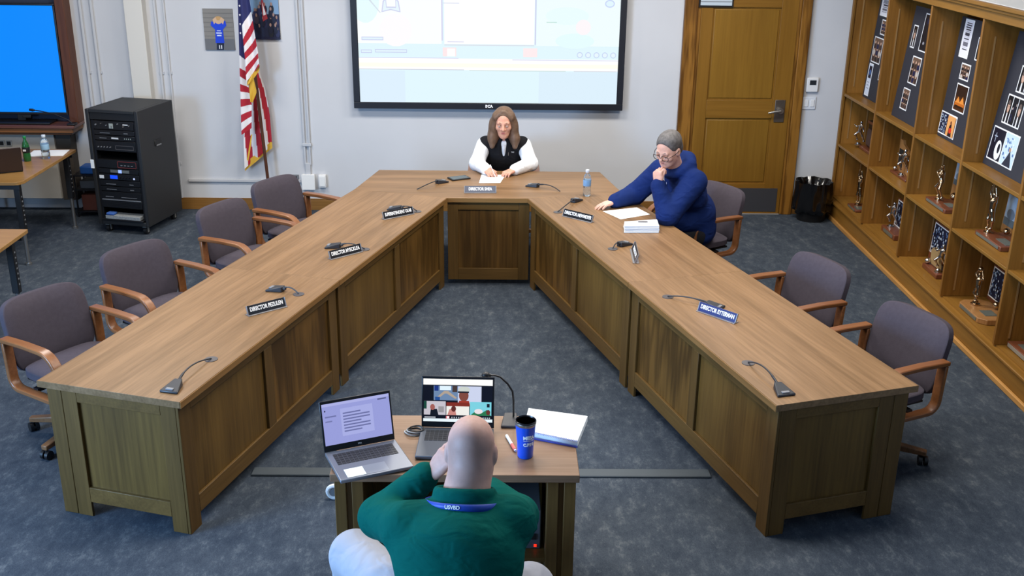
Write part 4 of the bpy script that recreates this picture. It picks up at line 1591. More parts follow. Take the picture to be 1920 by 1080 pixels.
# ================================================================== LONG TABLES AT THE LEFT
def folding_table(label, x0, y0, x1, y1, legs):
    t = thing('training_table', label, 'table', (x1, y0, 0), 0, 'training tables at the left edge')
    mb = MB()
    c = .03
    mb.prism([(x0 - x1, 0), (-c * 2, 0), (-c, c * .4), (0, c * 2), (0, y1 - y0), (x0 - x1, y1 - y0)], .722, .75)
    mb.build('tabletop', wood('training_top', (160, 122, 72), (134, 99, 54), 'X', rough=.4, fine=80), t, bevel=.003)
    MB().box(x0 - x1 + .02, .03, .68, -.03, .055, .722).build('apron', M_BLACK, t)
    MB().box(x0 - x1 + .02, y1 - y0 - .055, .68, -.03, y1 - y0 - .03, .722).build('apron', M_BLACK, t)
    for lx, ly in legs:
        lg = MB().box(lx - .025, ly - .025, .30, lx + .025, ly + .025, .722).build('leg', M_BLACK, t, bevel=.004)
        MB().tube([(lx, ly, .02), (lx, ly, .31)], .016, 12).tube([(lx, ly, 0), (lx, ly, .02)], .026, 12).build('leg_tube', M_STEEL, lg)
        for q in range(7):
            MB().box(lx + .024, ly - .008, .36 + q * .04, lx + .0262, ly + .008, .372 + q * .04).build('height_hole', mat('hole_grey', (120, 124, 128), rough=.5), lg, smooth=0)
    return t


folding_table('long wood-topped table under the television with a laptop and bottles', -5.2, 8.64, -3.965, 9.87, [(-.07, .08), (-.07, 1.15), (-1.1, .08), (-1.1, 1.15)])
folding_table('second wood-topped table, only its far corner in the picture at the left edge', -5.2, 6.4, -3.37, 7.345, [(-.10, .85), (-.10, .1), (-1.6, .85)])
b1 = atz(87, 297, .75)
t = thing('water_bottle', 'clear water bottle on the long table below the television', 'bottle', tuple(b1))
M_CLEAR = mat('clear_plastic', (225, 235, 240), rough=.05, trans=.92, spec=.5)
M_LABEL = mat('bottle_label', (150, 190, 220), rough=.4)


def bottle_parts(t, label_m, cap_m, s=1.0):
    MB().lathe([(.028 * s, 0), (.032 * s, .006), (.032 * s, .05), (.029 * s, .06), (.032 * s, .07), (.032 * s, .14), (.026 * s, .165), (.013 * s, .185), (.013 * s, .2)], n=22).build('body', M_CLEAR, t)
    MB().lathe([(.0325 * s, .085), (.0328 * s, .087), (.0328 * s, .132), (.0325 * s, .134)], n=22).build('label', label_m, t)
    MB().lathe([(.015 * s, .195), (.0155 * s, .197), (.0155 * s, .214), (.014 * s, .216)], n=18).build('cap', cap_m, t)


bottle_parts(t, M_LABEL, mat('cap_pale', (214, 226, 236), rough=.4), 1.15)
g = atz(52, 302, .75)
t = thing('green_bottle', 'green soda bottle with dark label beside the clear one', 'bottle', tuple(g))
SG = .86
MB().lathe([(a_ * SG, b_ * SG) for a_, b_ in ((.03, 0), (.036, .01), (.038, .05), (.036, .09), (.037, .15), (.03, .185), (.014, .225), (.014, .245))], n=22).build('body', mat('green_plastic', (40, 112, 60), rough=.15, trans=.35), t)
MB().lathe([(a_ * SG, b_ * SG) for a_, b_ in ((.0375, .092), (.038, .094), (.038, .148), (.0375, .15))], n=22).build('label', mat('dark_label', (22, 26, 30), rough=.4), t)
MB().box(-.013, -.0345, .095, .013, -.0325, .112).build('label_patch', M_WHITE, t)
MB().lathe([(a_ * SG, b_ * SG) for a_, b_ in ((.0155, .24), (.016, .242), (.016, .262), (.015, .264))], n=18).build('cap', mat('green_cap', (30, 130, 60), rough=.4), t)
t = atz(90, 288, .75)
p = MB()
p.m = Matrix.Translation((t.x, t.y, .7505)) @ Matrix.Rotation(.12, 4, 'Z')
p.box(-.16, -.11, 0, .16, .13, .003)
tag(p.build('paper_sheet', M_PAPER), 'white paper behind the bottles on the long table', 'paper')


def laptop(label, loc, rz, w, d, lid_h, tilt, deck, items, name='laptop', screen_emit=True, keym=None, dark_lid=False, extra=None):
    """origin at the middle of the hinge; +y away from the user"""
    t = thing(name, label, 'laptop', loc, rz)
    MB().box(-w / 2, -d, .003, w / 2, 0, .019).build('base', deck, t, bevel=.004)
    MB().box(-w / 2 + .02, -d + .02, 0, -w / 2 + .05, -.02, .004).box(w / 2 - .05, -d + .02, 0, w / 2 - .02, -.02, .004).build('rubber_feet', M_BLACK, t)
    kb = MB()
    rows = 5
    kw = (w - .05) / 14
    for r in range(rows):
        for q in range(14):
            x0 = -w / 2 + .025 + q * kw
            y0 = -.03 - (r + 1) * .0195
            kb.box(x0 + .001, y0 + .001, .019, x0 + kw - .001, y0 + .018, .0205)
    kb.build('keyboard', keym or mat('keys_black', (30, 32, 38), rough=.5), t, smooth=0)
    MB().box(-.05, -d + .012, .019, .055, -d + .085, .0194).build('touchpad', mat('touchpad', (150, 154, 162), rough=.3, metal=.4), t)
    M = Matrix.Translation((0, .004, .016)) @ Matrix.Rotation(-tilt, 4, 'X')
    lid = MB()
    lid.m = M
    lid.box(-w / 2, 0, 0, w / 2, .008, lid_h)
    lid.build('lid', mat('lid_dark', (18, 20, 26), rough=.35) if not dark_lid else mat('lid_brown', (52, 38, 34), rough=.4), t, bevel=.003)
    Ms = M @ Matrix.Translation((-w / 2 + .008, -.0008, .028)) @ Matrix.Rotation(PI / 2, 4, 'X')
    layered('screen', Ms, items, t, step=.0002)
    lettering('lid_logo', 'DELL', .008, M_LETTER, M @ Matrix.Translation((0, -.0008, .014)) @ Matrix.Rotation(PI / 2, 4, 'X'), t)
    if extra:
        extra(t)
    return t


lp = atz(26, 322, .75)
laptop('dark laptop on the long table by the television, its lid towards the room', (-4.245, 8.93, .7505), math.radians(-152), .34, .23, .23, math.radians(20), mat('deck_dark', (40, 38, 40), rough=.5), [('r', (0, 0, .324, .195), (60, 70, 90), .4)], dark_lid=True)

# gooseneck microphone standing on the sill, seen before the blue screen
t = thing('gooseneck_microphone', 'thin black gooseneck microphone in front of the blue television', 'microphone', (-4.12, 10.245, .901))
MB().box(-.04, -.035, 0, .04, .05, .02).build('base', M_BLACK, t, bevel=.008)
MB().tube([(0, 0, .02), (-.03, 0, .05), (-.16, 0, .105), (-.27, 0, .13), (-.34, 0, .14)], .005, 8).build('neck', M_BLACK, t)
MB().tube([(-.34, 0, .14), (-.36, 0, .142), (-.39, 0, .145)], [.008, .014, .011], 12).build('head', M_BLACK, t)

# wall outlets in the panel under the sill
for k, x in enumerate((-4.93, -4.86, -4.79)):
    t = thing('data_outlet', ['framed data outlet under the sill at the photo edge', 'middle framed data outlet under the television sill', 'framed data outlet under the sill, nearest the green bottle'][k], 'outlet', (x, 10.33, .70), 0, 'outlets under the television sill')
    MB().box(-.028, -.012, -.028, .028, 0, .028).build('frame', mat('outlet_frame', (150, 152, 150), rough=.5), t, bevel=.003)
    MB().box(-.018, -.015, -.018, .018, -.012, .018).build('socket', M_BLACK, t)

# ================================================================== WASTE BIN
t = thing('waste_bin', 'black waste bin lined with a shiny black bag beside the bookcase', 'bin', (3.150, 10.295, 0))
MB().lathe([(.135, 0), (.14, .01), (.165, .36), (.17, .37), (.16, .37), (.135, .02)], n=32).build('bucket', mat('bin_black', (20, 20, 22), rough=.5), t)
rows = []
rb = random.Random(5)
ph = [rb.uniform(0, 6) for _ in range(6)]
for i in range(11):
    f = i / 10
    row = []
    for k in range(49):
        a = 2 * PI * k / 48
        cr = .010 * math.sin(9 * a + ph[0] + 3 * f) + .007 * math.sin(17 * a + ph[1] - 4 * f) + .004 * math.sin(31 * a + ph[2])
        if f < .3:
            r, zz = .12 + .055 * f / .3, .30 + .095 * f / .3
        else:
            g_ = (f - .3) / .7
            r, zz = .178 + .006 * g_, .395 - .30 * g_
        r += cr * (.5 + f)
        zz += (.012 * math.sin(5 * a + ph[3]) if f > .9 else .006 * math.sin(7 * a + ph[4]))
        row.append((r * math.cos(a), r * math.sin(a), zz))
    rows.append(row)
mb = MB()
mb.grid(rows)
mb.build('bin_liner', mat('bin_bag', (10, 10, 12), rough=.18, spec=.7), t, smooth=80, solidify=.002)

# ================================================================== PICTURES AND FLAG ON THE BACK WALL
PWY = WY - .012
a, b2 = aty(379, 16, PWY), aty(441, 94, PWY)
pw, phh = b2.x - a.x, a.z - b2.z
t = thing('wall_photo', 'unframed photo of a child in a blue shirt on the back wall', 'picture', (a.x, WY, b2.z))
MB().box(0, -.012, 0, pw, 0, phh).build('board', M_GREY, t)
it = [('r', (0, 0, pw, phh), (128, 124, 118))]
for q in range(9):
    it.append(('r', (0, phh * q / 9, pw, phh * q / 9 + .005), (112, 108, 102)))
U = lambda x, y: (x * pw, y * phh)
it += [('r', (0, 0, pw, phh * .27), (104, 104, 106)), ('p', [U(.38, 0), U(.40, .2), U(.65, .2), U(.62, 0)], (20, 24, 48)), ('p', [U(.24, .60), U(.27, .70), U(.40, .66), U(.62, .66), U(.74, .72), U(.77, .6), U(.64, .5), U(.66, .17), U(.36, .17), U(.38, .5)], (24, 62, 200)),
       ('e', (pw * .51, phh * .72, pw * .12, phh * .09), (206, 170, 136)), ('e', (pw * .51, phh * .77, pw * .12, phh * .05), (190, 150, 96)), ('p', [U(.36, .62), U(.32, .74), U(.42, .80), U(.46, .74)], (206, 170, 136)), ('p', [U(.66, .62), U(.72, .74), U(.62, .80), U(.56, .74)], (206, 170, 136)),
       ('r', (*U(.43, .34), *U(.58, .37)), (210, 218, 236)), ('r', (*U(.41, .40), *U(.60, .43)), (210, 218, 236)), ('r', (*U(.44, .46), *U(.57, .48)), (210, 218, 236)), ('r', (*U(.47, .03), *U(.50, .12)), (230, 230, 236)), ('r', (*U(.54, .03), *U(.57, .12)), (230, 230, 236))]
layered('photo', Matrix.Translation((0, -.0122, 0)) @ Matrix.Rotation(PI / 2, 4, 'X'), it, t, step=.0003)
a, b2 = aty(466, -40, PWY), aty(526, 74, PWY)
pw, phh = b2.x - a.x, a.z - b2.z
t = thing('wall_photo', 'dark blue photo of a crowd with a flag, partly behind the big flag', 'picture', (a.x, WY, b2.z))
MB().box(0, -.012, 0, pw, 0, phh).build('board', M_GREY, t)
it = [('r', (0, 0, pw, phh), (116, 146, 176)), ('r', (0, 0, pw, phh * .42), (30, 36, 62))]
r5 = random.Random(9)
for q in range(26):
    x, y = r5.uniform(.05, .95), r5.uniform(.1, .55)
    it += [('e', (x * pw, y * phh, pw * .08, phh * .07), r5.choice([(24, 28, 50), (40, 44, 78), (60, 54, 70), (30, 34, 44)])), ('e', (x * pw, (y + .08) * phh, pw * .035, phh * .03), (150, 120, 110))]
it += [('p', [U(.42, .3), U(.40, .8), U(.60, .35)], (150, 50, 60)), ('p', [U(.45, .4), U(.44, .62), U(.55, .42)], (220, 220, 226)), ('p', [U(.41, .7), U(.40, .85), U(.47, .7)], (40, 50, 100)), ('r', (0, 0, pw, phh * .04), (26, 28, 56))]
layered('photo', Matrix.Translation((0, -.0122, 0)) @ Matrix.Rotation(PI / 2, 4, 'X'), it, t, step=.0003)

# flag: draped, fringe in gold
fb = Vector((-2.275, 10.34, 0))
t = thing('flag', 'red white and blue flag with gold fringe hanging from a wooden pole', 'flag', tuple(fb))
pt = aty(461, 0, 10.33) - fb
MB().tube([(0, 0, .03), tuple(pt * 1.22)], .016, 12).build('pole', wood('pole_wood', (96, 60, 42), (70, 42, 30), 'Z', rough=.35), t)
MB().lathe([(.14, 0), (.14, .015), (.06, .03), (.03, .05), (.02, .09)], n=28).build('base', mat('flag_base', (150, 120, 60), rough=.3, metal=.7), t)
M_RED = mat('flag_red', (168, 26, 44), rough=.8, bump=.1, bscale=300)
M_FWHITE = mat('flag_white', (226, 222, 222), rough=.8, bump=.1, bscale=300)
M_FBLUE = mat('flag_blue', (34, 38, 90), rough=.8, bump=.1, bscale=300)
M_FRINGE = mat('gold_fringe', (214, 168, 52), rough=.6, bump=.5, bscale=400)
FYP = 10.27


def cloth(name, left, right, mats, cls, yb, amp, folds, nr=260, nc=36, ph=0.0):
    """left / right: lists of (px, py) edge points top to bottom -> hanging cloth with soft folds"""
    def samp(L, f):
        f *= len(L) - 1
        i = min(int(f), len(L) - 2)
        g_ = f - i
        return L[i][0] * (1 - g_) + L[i + 1][0] * g_, L[i][1] * (1 - g_) + L[i + 1][1] * g_
    rows = []
    for i in range(nr):
        f = i / (nr - 1)
        l, r = samp(left, f), samp(right, f)
        row = []
        for j in range(nc):
            u = j / (nc - 1)
            x, y = l[0] * (1 - u) + r[0] * u, l[1] * (1 - u) + r[1] * u
            Y = yb - amp * (.5 + .5 * math.sin(folds * 2 * PI * u + ph + 1.2 * f)) * (.35 + .65 * f)
            p = aty(x, y, yb)
            row.append((p.x - fb.x, Y - fb.y, p.z))
        rows.append(row)
    mb = MB()
    for i in range(nr - 1):
        for j in range(nc - 1):
            mb.cur = cls((j + .5) / (nc - 1), (i + .5) / (nr - 1))
            mb.add([rows[i][j], rows[i + 1][j], rows[i + 1][j + 1], rows[i][j + 1]], [(0, 1, 2, 3)])
    o = mb.build(name, mats, t, smooth=180)
    bm = bmesh.new()
    bm.from_mesh(o.data)
    bmesh.ops.remove_doubles(bm, verts=bm.verts, dist=.0001)
    bm.to_mesh(o.data)
    bm.free()
    o.data.shade_smooth()
    return rows


def cls_front(u, f):
    # canton at the top, then slanting stripes
    y = -70 + 215 * f + 12 * (u - .5)
    if y < 12:
        return 2
    return 1 if int((y - 12) // 18.5) % 2 == 0 else 0


cloth('front_drape', [(446, -70), (450, 0), (457, 75), (461, 110), (464, 152)], [(466, -70), (469, 0), (477, 50), (485, 95), (488, 122)], [M_RED, M_FWHITE, M_FBLUE], cls_front, FYP - .06, .05, 1.1)
cloth('fringe', [(464, 150), (465, 160)], [(488, 121), (488, 132)], [M_FRINGE], lambda u, f: 0, FYP - .062, .05, 1.1, nr=4)


def cls_left(u, f):
    y = -70 + 385 * f + 12 * (u - .5)
    if y < 90:
        return 2
    return 1 if int((y - 90) // 23) % 2 == 0 else 0


cloth('edge_drape', [(443, -70), (447, 30), (450, 130), (452, 190), (454, 252)], [(452, -70), (457, 60), (464, 150), (472, 195), (472, 240)], [M_RED, M_FWHITE, M_FBLUE], cls_left, FYP - .015, .03, .7)


def cls_low(u, f):
    v = u * 5.2 - f * 1.1 + .5
    return 1 if int(math.floor(v)) % 2 else 0


cloth('lower_drape', [(466, 135), (462, 200), (458, 260), (460, 315)], [(484, 125), (497, 165), (506, 215), (511, 272)], [M_RED, M_FWHITE], cls_low, FYP + .15, .04, 1.6, ph=1.0)
cloth('lower_fringe', [(459, 306), (460, 320)], [(510, 264), (512, 276)], [M_FRINGE], lambda u, f: 0, FYP + .147, .04, 1.6, nr=4, ph=2.2)
cloth('inner_fringe', [(466, 155), (468, 170), (470, 190)], [(474, 140), (482, 172), (474, 193)], [M_FRINGE], lambda u, f: 0, FYP - .065, .02, 1.0, nr=12)
cloth('fringe_edge', [(471, 252), (466, 282), (463, 300)], [(473, 252), (469, 284), (466, 302)], [M_FRINGE], lambda u, f: 0, FYP - .06, .005, 1.0, nr=12, nc=5)
for k in range(7):
    p = aty(447.5 + k * .55, -40 + k * 17, FYP - .085)
    st = MB()
    pts = []
    for q in range(10):
        rr_ = .013 if q % 2 == 0 else .005
        an = PI / 2 + q * PI / 5
        pts.append((p.x - fb.x + rr_ * math.cos(an) * .8, p.y - fb.y, p.z + rr_ * math.sin(an)))
    st.add(pts, [tuple(range(10))])
    st.build('star', M_FWHITE, t, smooth=0)


# ================================================================== THINGS ON THE CONFERENCE DESKS
M_MIC = mat('mic_dark', (38, 40, 46), rough=.45)


def desk_mic(label, base, end, away=None, grommet=True, lift=.02, mid=None):
    """push-to-talk base with its thin neck lying over to the cable hole; base / end are pixels on the desk top"""
    B, E_ = atz(base[0], base[1], TZ), atz(end[0], end[1], TZ)
    d = (E_ - B)
    rz = math.atan2(d.y, d.x)
    if away is not None:
        rz = away
    t = thing('desk_microphone', label, 'microphone', (B.x, B.y, TZ + .0005), rz, 'black microphones on the meeting table')
    mb = MB()
    mb.add([(-.055, -.05, 0), (-.055, .05, 0), (.045, .022, 0), (.045, -.022, 0), (-.055, -.05, .012), (-.055, .05, .012), (.045, .02, .036), (.045, -.02, .036)],
           [(0, 1, 2, 3), (7, 6, 5, 4), (0, 4, 5, 1), (1, 5, 6, 2), (2, 6, 7, 3), (3, 7, 4, 0)])
    mb.build('base', M_MIC, t, bevel=.005)
    MB().box(-.048, -.02, .0135, -.03, .02, .021).build('talk_button', mat('mic_button', (120, 122, 128), rough=.4), t, bevel=.002)
    M = Matrix.Translation(t.location) @ Matrix.Rotation(rz, 4, 'Z')
    e = M.inverted() @ Vector((E_.x, E_.y, TZ))
    s = Vector((.045, 0, .024))
    pts = []
    m_ = (s + e) / 2 + (Vector(mid) if mid else Vector((0, 0, 0)))
    for k in range(13):
        f = k / 12
        p = s * (1 - f) ** 2 + m_ * 2 * f * (1 - f) + e * f * f
        p.z = .004 + .02 * (1 - f) + lift * 4 * f * (1 - f)
        pts.append(p)
    pts = [Vector((p.x, p.y, max(p.z, .006))) for p in pts]
    nk = MB()
    nk.tube(pts, [.0065] * 3 + [.0042] * 10, 8)
    nk.build('neck', M_MIC, t)
    if grommet:
        MB().tube([(.04, 0, .02), (.062, 0, .022)], [.012, .009], 10).build('neck_joint', M_MIC, t)
    return E_


def grommet(parent, P):
    mb = MB()
    mb.lathe([(.026, 0), (.034, 0), (.034, .003), (.026, .003)], (P.x, P.y, TZ), 24)
    o = mb.build('cable_grommet', mat('grommet_grey', (74, 70, 72), rough=.4), parent, world=True)
    MB().lathe([(.018, 0), (.018, .0042)], (P.x, P.y, TZ), 18).build('cap', M_BLACK, o, world=False).matrix_parent_inverse = BASE[parent.name].inverted()


for par, lab, b_, e_, kw in (
        (deskL1, 'desk microphone at the near end of the left desks, closest to the camera', (327, 729), (396, 674), {'mid': (0, .035, 0)}),
        (deskL1, 'desk microphone behind the left name plate nearest the camera', (520, 545), (560, 552), {}),
        (deskL2, 'desk microphone behind the second left name plate from the camera', (627, 464), (684, 468), {}),
        (deskL2, 'desk microphone behind the left name plate nearest the head desk', (742, 393), (782, 397), {}),
        (None, 'desk microphone on the head desk left of the phone', (826, 343), (782, 356), {'mid': (-.02, .05, 0), 'grommet': False}),
        (None, 'desk microphone on the head desk between name plate and water bottle', (1001, 350), (1050, 360), {'mid': (0, .02, 0), 'grommet': False}),
        (deskR2, 'desk microphone behind the name plate in front of the man in blue', (1078, 378), (1046, 398), {'mid': (0, .04, 0), 'grommet': False}),
        (deskR2, 'desk microphone beside the name plate that is turned sideways', (1168, 460), (1149, 467), {}),
        (deskR1, 'desk microphone behind the right name plate nearest the camera', (1338, 577), (1252, 557), {'mid': (0, .03, 0)}),
        (deskR1, 'desk microphone at the near end of the right desks, closest to the camera', (1465, 735), (1403, 681), {'lift': .035})):
    P = desk_mic(lab, b_, e_, **kw)
    if par is not None:
        grommet(par, P)


def name_plate(label, p0, p1, text, col, size=.034, h=.055, holder=None, back=.35, txt_w=1.0):
    """p0, p1: pixels of the lower left / lower right corner of the face"""
    A, B = atz(p0[0], p0[1], TZ), atz(p1[0], p1[1], TZ)
    d = B - A
    w = d.length
    rz = math.atan2(d.y, d.x)
    t = thing('name_plate', label, 'name plate', (A.x, A.y, TZ + .0005), rz, 'name plates on the meeting table')
    tl = Matrix.Translation((0, 0, .0035)) @ Matrix.Rotation(-back, 4, 'X')
    mb = MB()
    mb.m = tl
    mb.box(0, 0, 0, w, .004, h)
    mb.build('plate', col, t, bevel=.001)
    mb = MB()
    mb.box(-.003, -.012, 0, w + .003, .03, .004)
    mb.m = tl
    mb.box(-.003, .004, 0, w + .003, .008, h * 1.0)
    mb.box(-.003, -.002, 0, .003, .008, h).box(w - .003, -.002, 0, w + .003, .008, h)
    mb.build('holder', holder or mat('plate_silver', (150, 148, 150), rough=.35, metal=.6), t, bevel=.001)
    M = tl @ Matrix.Translation((w / 2, -.0006, h * .53)) @ Matrix.Rotation(PI / 2, 4, 'X')
    ln = max(len(text), 1)
    sx = min(1.2, (w * .93 * txt_w) / (ln * size * .62))
    lettering('lettering', text, size, M_LETTER, M, t, sx=sx, bold=.0012)


M_NP = mat('plate_black', (20, 21, 26), rough=.3)
M_NPG = mat('plate_grey', (92, 94, 104), rough=.4)
M_NPB = mat('plate_blue', (36, 46, 104), rough=.3)
name_plate('black name plate on the left desks nearest the camera', (466, 593), (537, 575), 'DIRECTOR PEZULEN', M_NP)
name_plate('black name plate on the left desks, second from the camera', (620, 487), (679, 472), 'DIRECTOR MYECKLEA', M_NP)
name_plate('black name plate on the left desks nearest the head desk', (720, 412), (776, 401), 'SUPERINTENDENT OLAR', M_NP)
name_plate('grey name plate in front of the woman on the head desk', (871, 362), (930, 362), 'DIRECTOR SHEA', M_NPG, txt_w=.86)
name_plate('black name plate on the desk before the man in blue', (1055, 405), (1109, 418), 'DIRECTOR NEWMEYER', M_NP)
name_plate('dark name plate turned sideways on the right desks', (1184, 468), (1190, 494), 'DIRECTOR', M_NP, h=.06)
name_plate('blue name plate on the right desks nearest the camera', (1308, 583), (1378, 607), 'DIRECTOR EYTERMAN', M_NPB)

P = atz(861, 335, TZ)
t = thing('phone', 'dark mobile phone lying on the head desk', 'phone', (P.x, P.y, TZ + .0005), math.radians(-62))
MB().box(-.055, -.09, 0, .055, .085, .012).build('case', M_BLACK, t, bevel=.005)
MB().box(-.046, -.078, .012, .046, .073, .0126).build('screen', mat('phone_glass', (70, 76, 80), rough=.15), t)


def paper_quad(name, label, cat, px, th, m, z=TZ, group=None, extra=None):
    pts = [atz(x, y, z + th) for x, y in px]
    cx = sum((p for p in pts), Vector()) / len(pts)
    t = [(p.x - cx.x, p.y - cx.y) for p in pts]
    o = MB().prism(t, 0, th).build(name, m, None, bevel=min(.002, th / 3))
    o.location = (cx.x, cx.y, z + .0006)
    BASE[o.name] = Matrix.Translation(o.location)
    tag(o, label, cat, group)
    return o


paper_quad('paper_sheet', 'white sheet of paper the woman writes on', 'paper', [(898, 343), (938, 343), (948, 328), (903, 327)], .002, M_PAPER)
paper_quad('paper_sheet', 'white sheet of paper on the desk before the man in blue', 'paper', [(1130, 396), (1164, 411), (1219, 402), (1194, 389)], .002, M_PAPER)
P = [atz(x, y, TZ + .05) for x, y in ((1171, 424), (1236, 424), (1232, 411), (1170, 415))]
c0 = sum((p for p in P), Vector()) / 4
t = thing('paper_stack', 'thick stack of white papers beside the sideways name plate', 'paper stack', (c0.x, c0.y, TZ + .0005))
pl = [(p.x - c0.x, p.y - c0.y) for p in P]
rs = random.Random(4)
for k in range(6):
    j = [(x + rs.uniform(-.004, .004), y + rs.uniform(-.006, .006)) for x, y in pl]
    MB().prism(j, k * .0085, k * .0085 + .0075).build('sheets', mat('paper_%d' % (k % 3), ((226, 232, 238), (238, 240, 240), (206, 214, 226))[k % 3], rough=.8), t)
MB().box(-.02, .02, .051, .05, .035, .054).build('binder_clip', mat('clip_dark', (70, 60, 66), rough=.4), t, bevel=.002)
P = atz(1100, 367, TZ)
t = thing('water_bottle', 'clear water bottle standing on the head desk by the man in blue', 'bottle', (P.x, P.y, TZ + .0005))
bottle_parts(t, mat('bottle_label_blue', (120, 160, 200), rough=.4), mat('cap_white', (220, 226, 236), rough=.4), 1.0)

# ================================================================== THINGS ON THE SMALL TABLE
DECK = mat('deck_silver', (128, 132, 142), rough=.35, metal=.5)
doc = [('r', (0, 0, .304, .180), (168, 174, 240), .8), ('r', (0, .168, .304, .180), (186, 190, 246), .85), ('r', (.08, .03, .225, .15), (180, 186, 244), .85)]
for q in range(7):
    doc.append(('r', (.09, .125 - q * .013, .09 + (.12 if q % 3 else .08), .131 - q * .013), (136, 142, 206), .6))
doc += [('r', (.01, .12, .06, .126), (140, 146, 210), .6), ('r', (.01, .10, .04, .106), (150, 156, 220), .6), ('r', (.25, .16, .29, .166), (120, 126, 180), .5), ('e', (.012, .15, .003, .004), (50, 50, 90), .3)]
fl, frr, bl, br = atz(650, 900, TZ + .02), atz(785, 870, TZ + .02), atz(608, 848, TZ + .02), atz(742, 824, TZ + .02)
hm = (bl + br) / 2
dr_ = (br - bl)
rz1 = math.atan2((frr - fl + dr_).y, (frr - fl + dr_).x)
w1 = (dr_.length + (frr - fl).length) / 2
d1 = (hm - (fl + frr) / 2).length


def sticky(t):
    MB().box(-w1 / 2 + .035, -d1 + .012, .0193, -w1 / 2 + .115, -d1 + .082, .0199).build('sticky_note', mat('note_white', (236, 246, 240), rough=.8), t)


laptop('silver laptop with a pale document on its screen and a white note by the keyboard', (hm.x, hm.y, TZ + .0005), rz1, w1, d1, .225, math.radians(14), DECK,
       [(k_, tuple(v * (w1 - .016) / .304 if i % 2 == 0 else v * 1.02 for i, v in enumerate(g_)), *r_) for k_, g_, *r_ in doc], extra=sticky)
fl, bl, br = atz(777, 853, TZ + .02), atz(790, 800, TZ + .02), atz(926, 803, TZ + .02)
hm2 = (bl + br) / 2
w2 = (br - bl).length
rz2 = math.atan2((br - bl).y, (br - bl).x)
V = lambda x, y: (x * (w2 - .016), y * .198)
vid = [('r', (*V(0, 0), *V(1, 1)), (14, 16, 34), .5), ('r', (*V(0, .86), *V(1, 1)), (255, 255, 252), 1.0), ('r', (*V(0, 0), *V(1, .07)), (235, 248, 255), 1.0),
       ('r', (*V(.15, .50), *V(.50, .84)), (120, 150, 190), .8), ('p', [V(.16, .52), V(.30, .72), V(.36, .72), V(.49, .56), V(.46, .54), V(.34, .66), V(.31, .66), V(.2, .52)], (196, 178, 160), .8), ('r', (*V(.24, .74), *V(.40, .84)), (226, 244, 255), 1.0),
       ('r', (*V(.16, .72), *V(.22, .84)), (30, 60, 150), .7), ('r', (*V(.42, .70), *V(.49, .84)), (90, 70, 60), .6), ('r', (*V(.17, .50), *V(.24, .58)), (40, 90, 170), .7),
       ('r', (*V(.50, .38), *V(.84, .84)), (214, 222, 248), .9), ('e', (V(.585, .62)[0], V(.585, .62)[1], V(.07, 0)[0], V(0, .14)[1]), (150, 84, 66), .7), ('e', (V(.59, .76)[0], V(.59, .76)[1], V(.085, 0)[0], V(0, .075)[1]), (214, 222, 214), .9), ('r', (*V(.50, .68), *V(.66, .72)), (40, 40, 50), .5), ('p', [V(.50, .38), V(.52, .5), V(.66, .5), V(.68, .38)], (176, 60, 40), .8),
       ('r', (*V(.01, .16), *V(.325, .48)), (220, 214, 224), .8), ('p', [V(.10, .16), V(.11, .3), V(.2, .3), V(.22, .16)], (24, 26, 40), .5), ('e', (V(.135, .34)[0], V(.135, .34)[1], V(.035, 0)[0], V(0, .07)[1]), (190, 110, 100), .7), ('r', (*V(.01, .3), *V(.05, .48)), (30, 90, 70), .6), ('r', (*V(.22, .22), *V(.3, .36)), (180, 176, 180), .7),
       ('r', (*V(.335, .16), *V(.665, .37)), (246, 244, 238), .95), ('p', [V(.35, .16), V(.38, .3), V(.46, .34), V(.48, .16)], (224, 150, 140), .8), ('e', (V(.44, .31)[0], V(.44, .31)[1], V(.035, 0)[0], V(0, .07)[1]), (120, 50, 40), .6), ('r', (*V(.335, .37), *V(.665, .46)), (150, 50, 30), .7),
       ('r', (*V(.675, .16), *V(.985, .48)), (130, 220, 236), .9), ('p', [V(.68, .16), V(.75, .26), V(.84, .22), V(.92, .3), V(.98, .16)], (50, 140, 90), .7), ('e', (V(.80, .26)[0], V(.80, .26)[1], V(.06, 0)[0], V(0, .06)[1]), (246, 236, 240), .9), ('r', (*V(.92, .36), *V(.96, .44)), (30, 40, 60), .5), ('e', (V(.94, .24)[0], V(.94, .24)[1], V(.03, 0)[0], V(0, .06)[1]), (130, 60, 50), .6),
       ('r', (*V(.02, .09), *V(.18, .12)), (200, 204, 214), .8), ('r', (*V(.33, .08), *V(.38, .14)), (240, 120, 130), .9), ('r', (*V(.345, .085), *V(.375, .135)), (255, 255, 255), 1.0), ('r', (*V(.62, .09), *V(.68, .13)), (220, 80, 90), .9)]
for q in range(6):
    vid.append(('r', (*V(.41 + q * .033, .09), *V(.425 + q * .033, .125)), (200, 204, 214), .8))
for q in range(4):
    vid.append(('r', (*V(.86 + q * .03, .09), *V(.878 + q * .03, .125)), (190, 210, 220), .8))
laptop('dark laptop showing a video call, in front of the man in green', (hm2.x, hm2.y, TZ + .0005), rz2, w2, .268, .238, math.radians(12), mat('deck_grey', (92, 96, 104), rough=.4, metal=.3), vid)

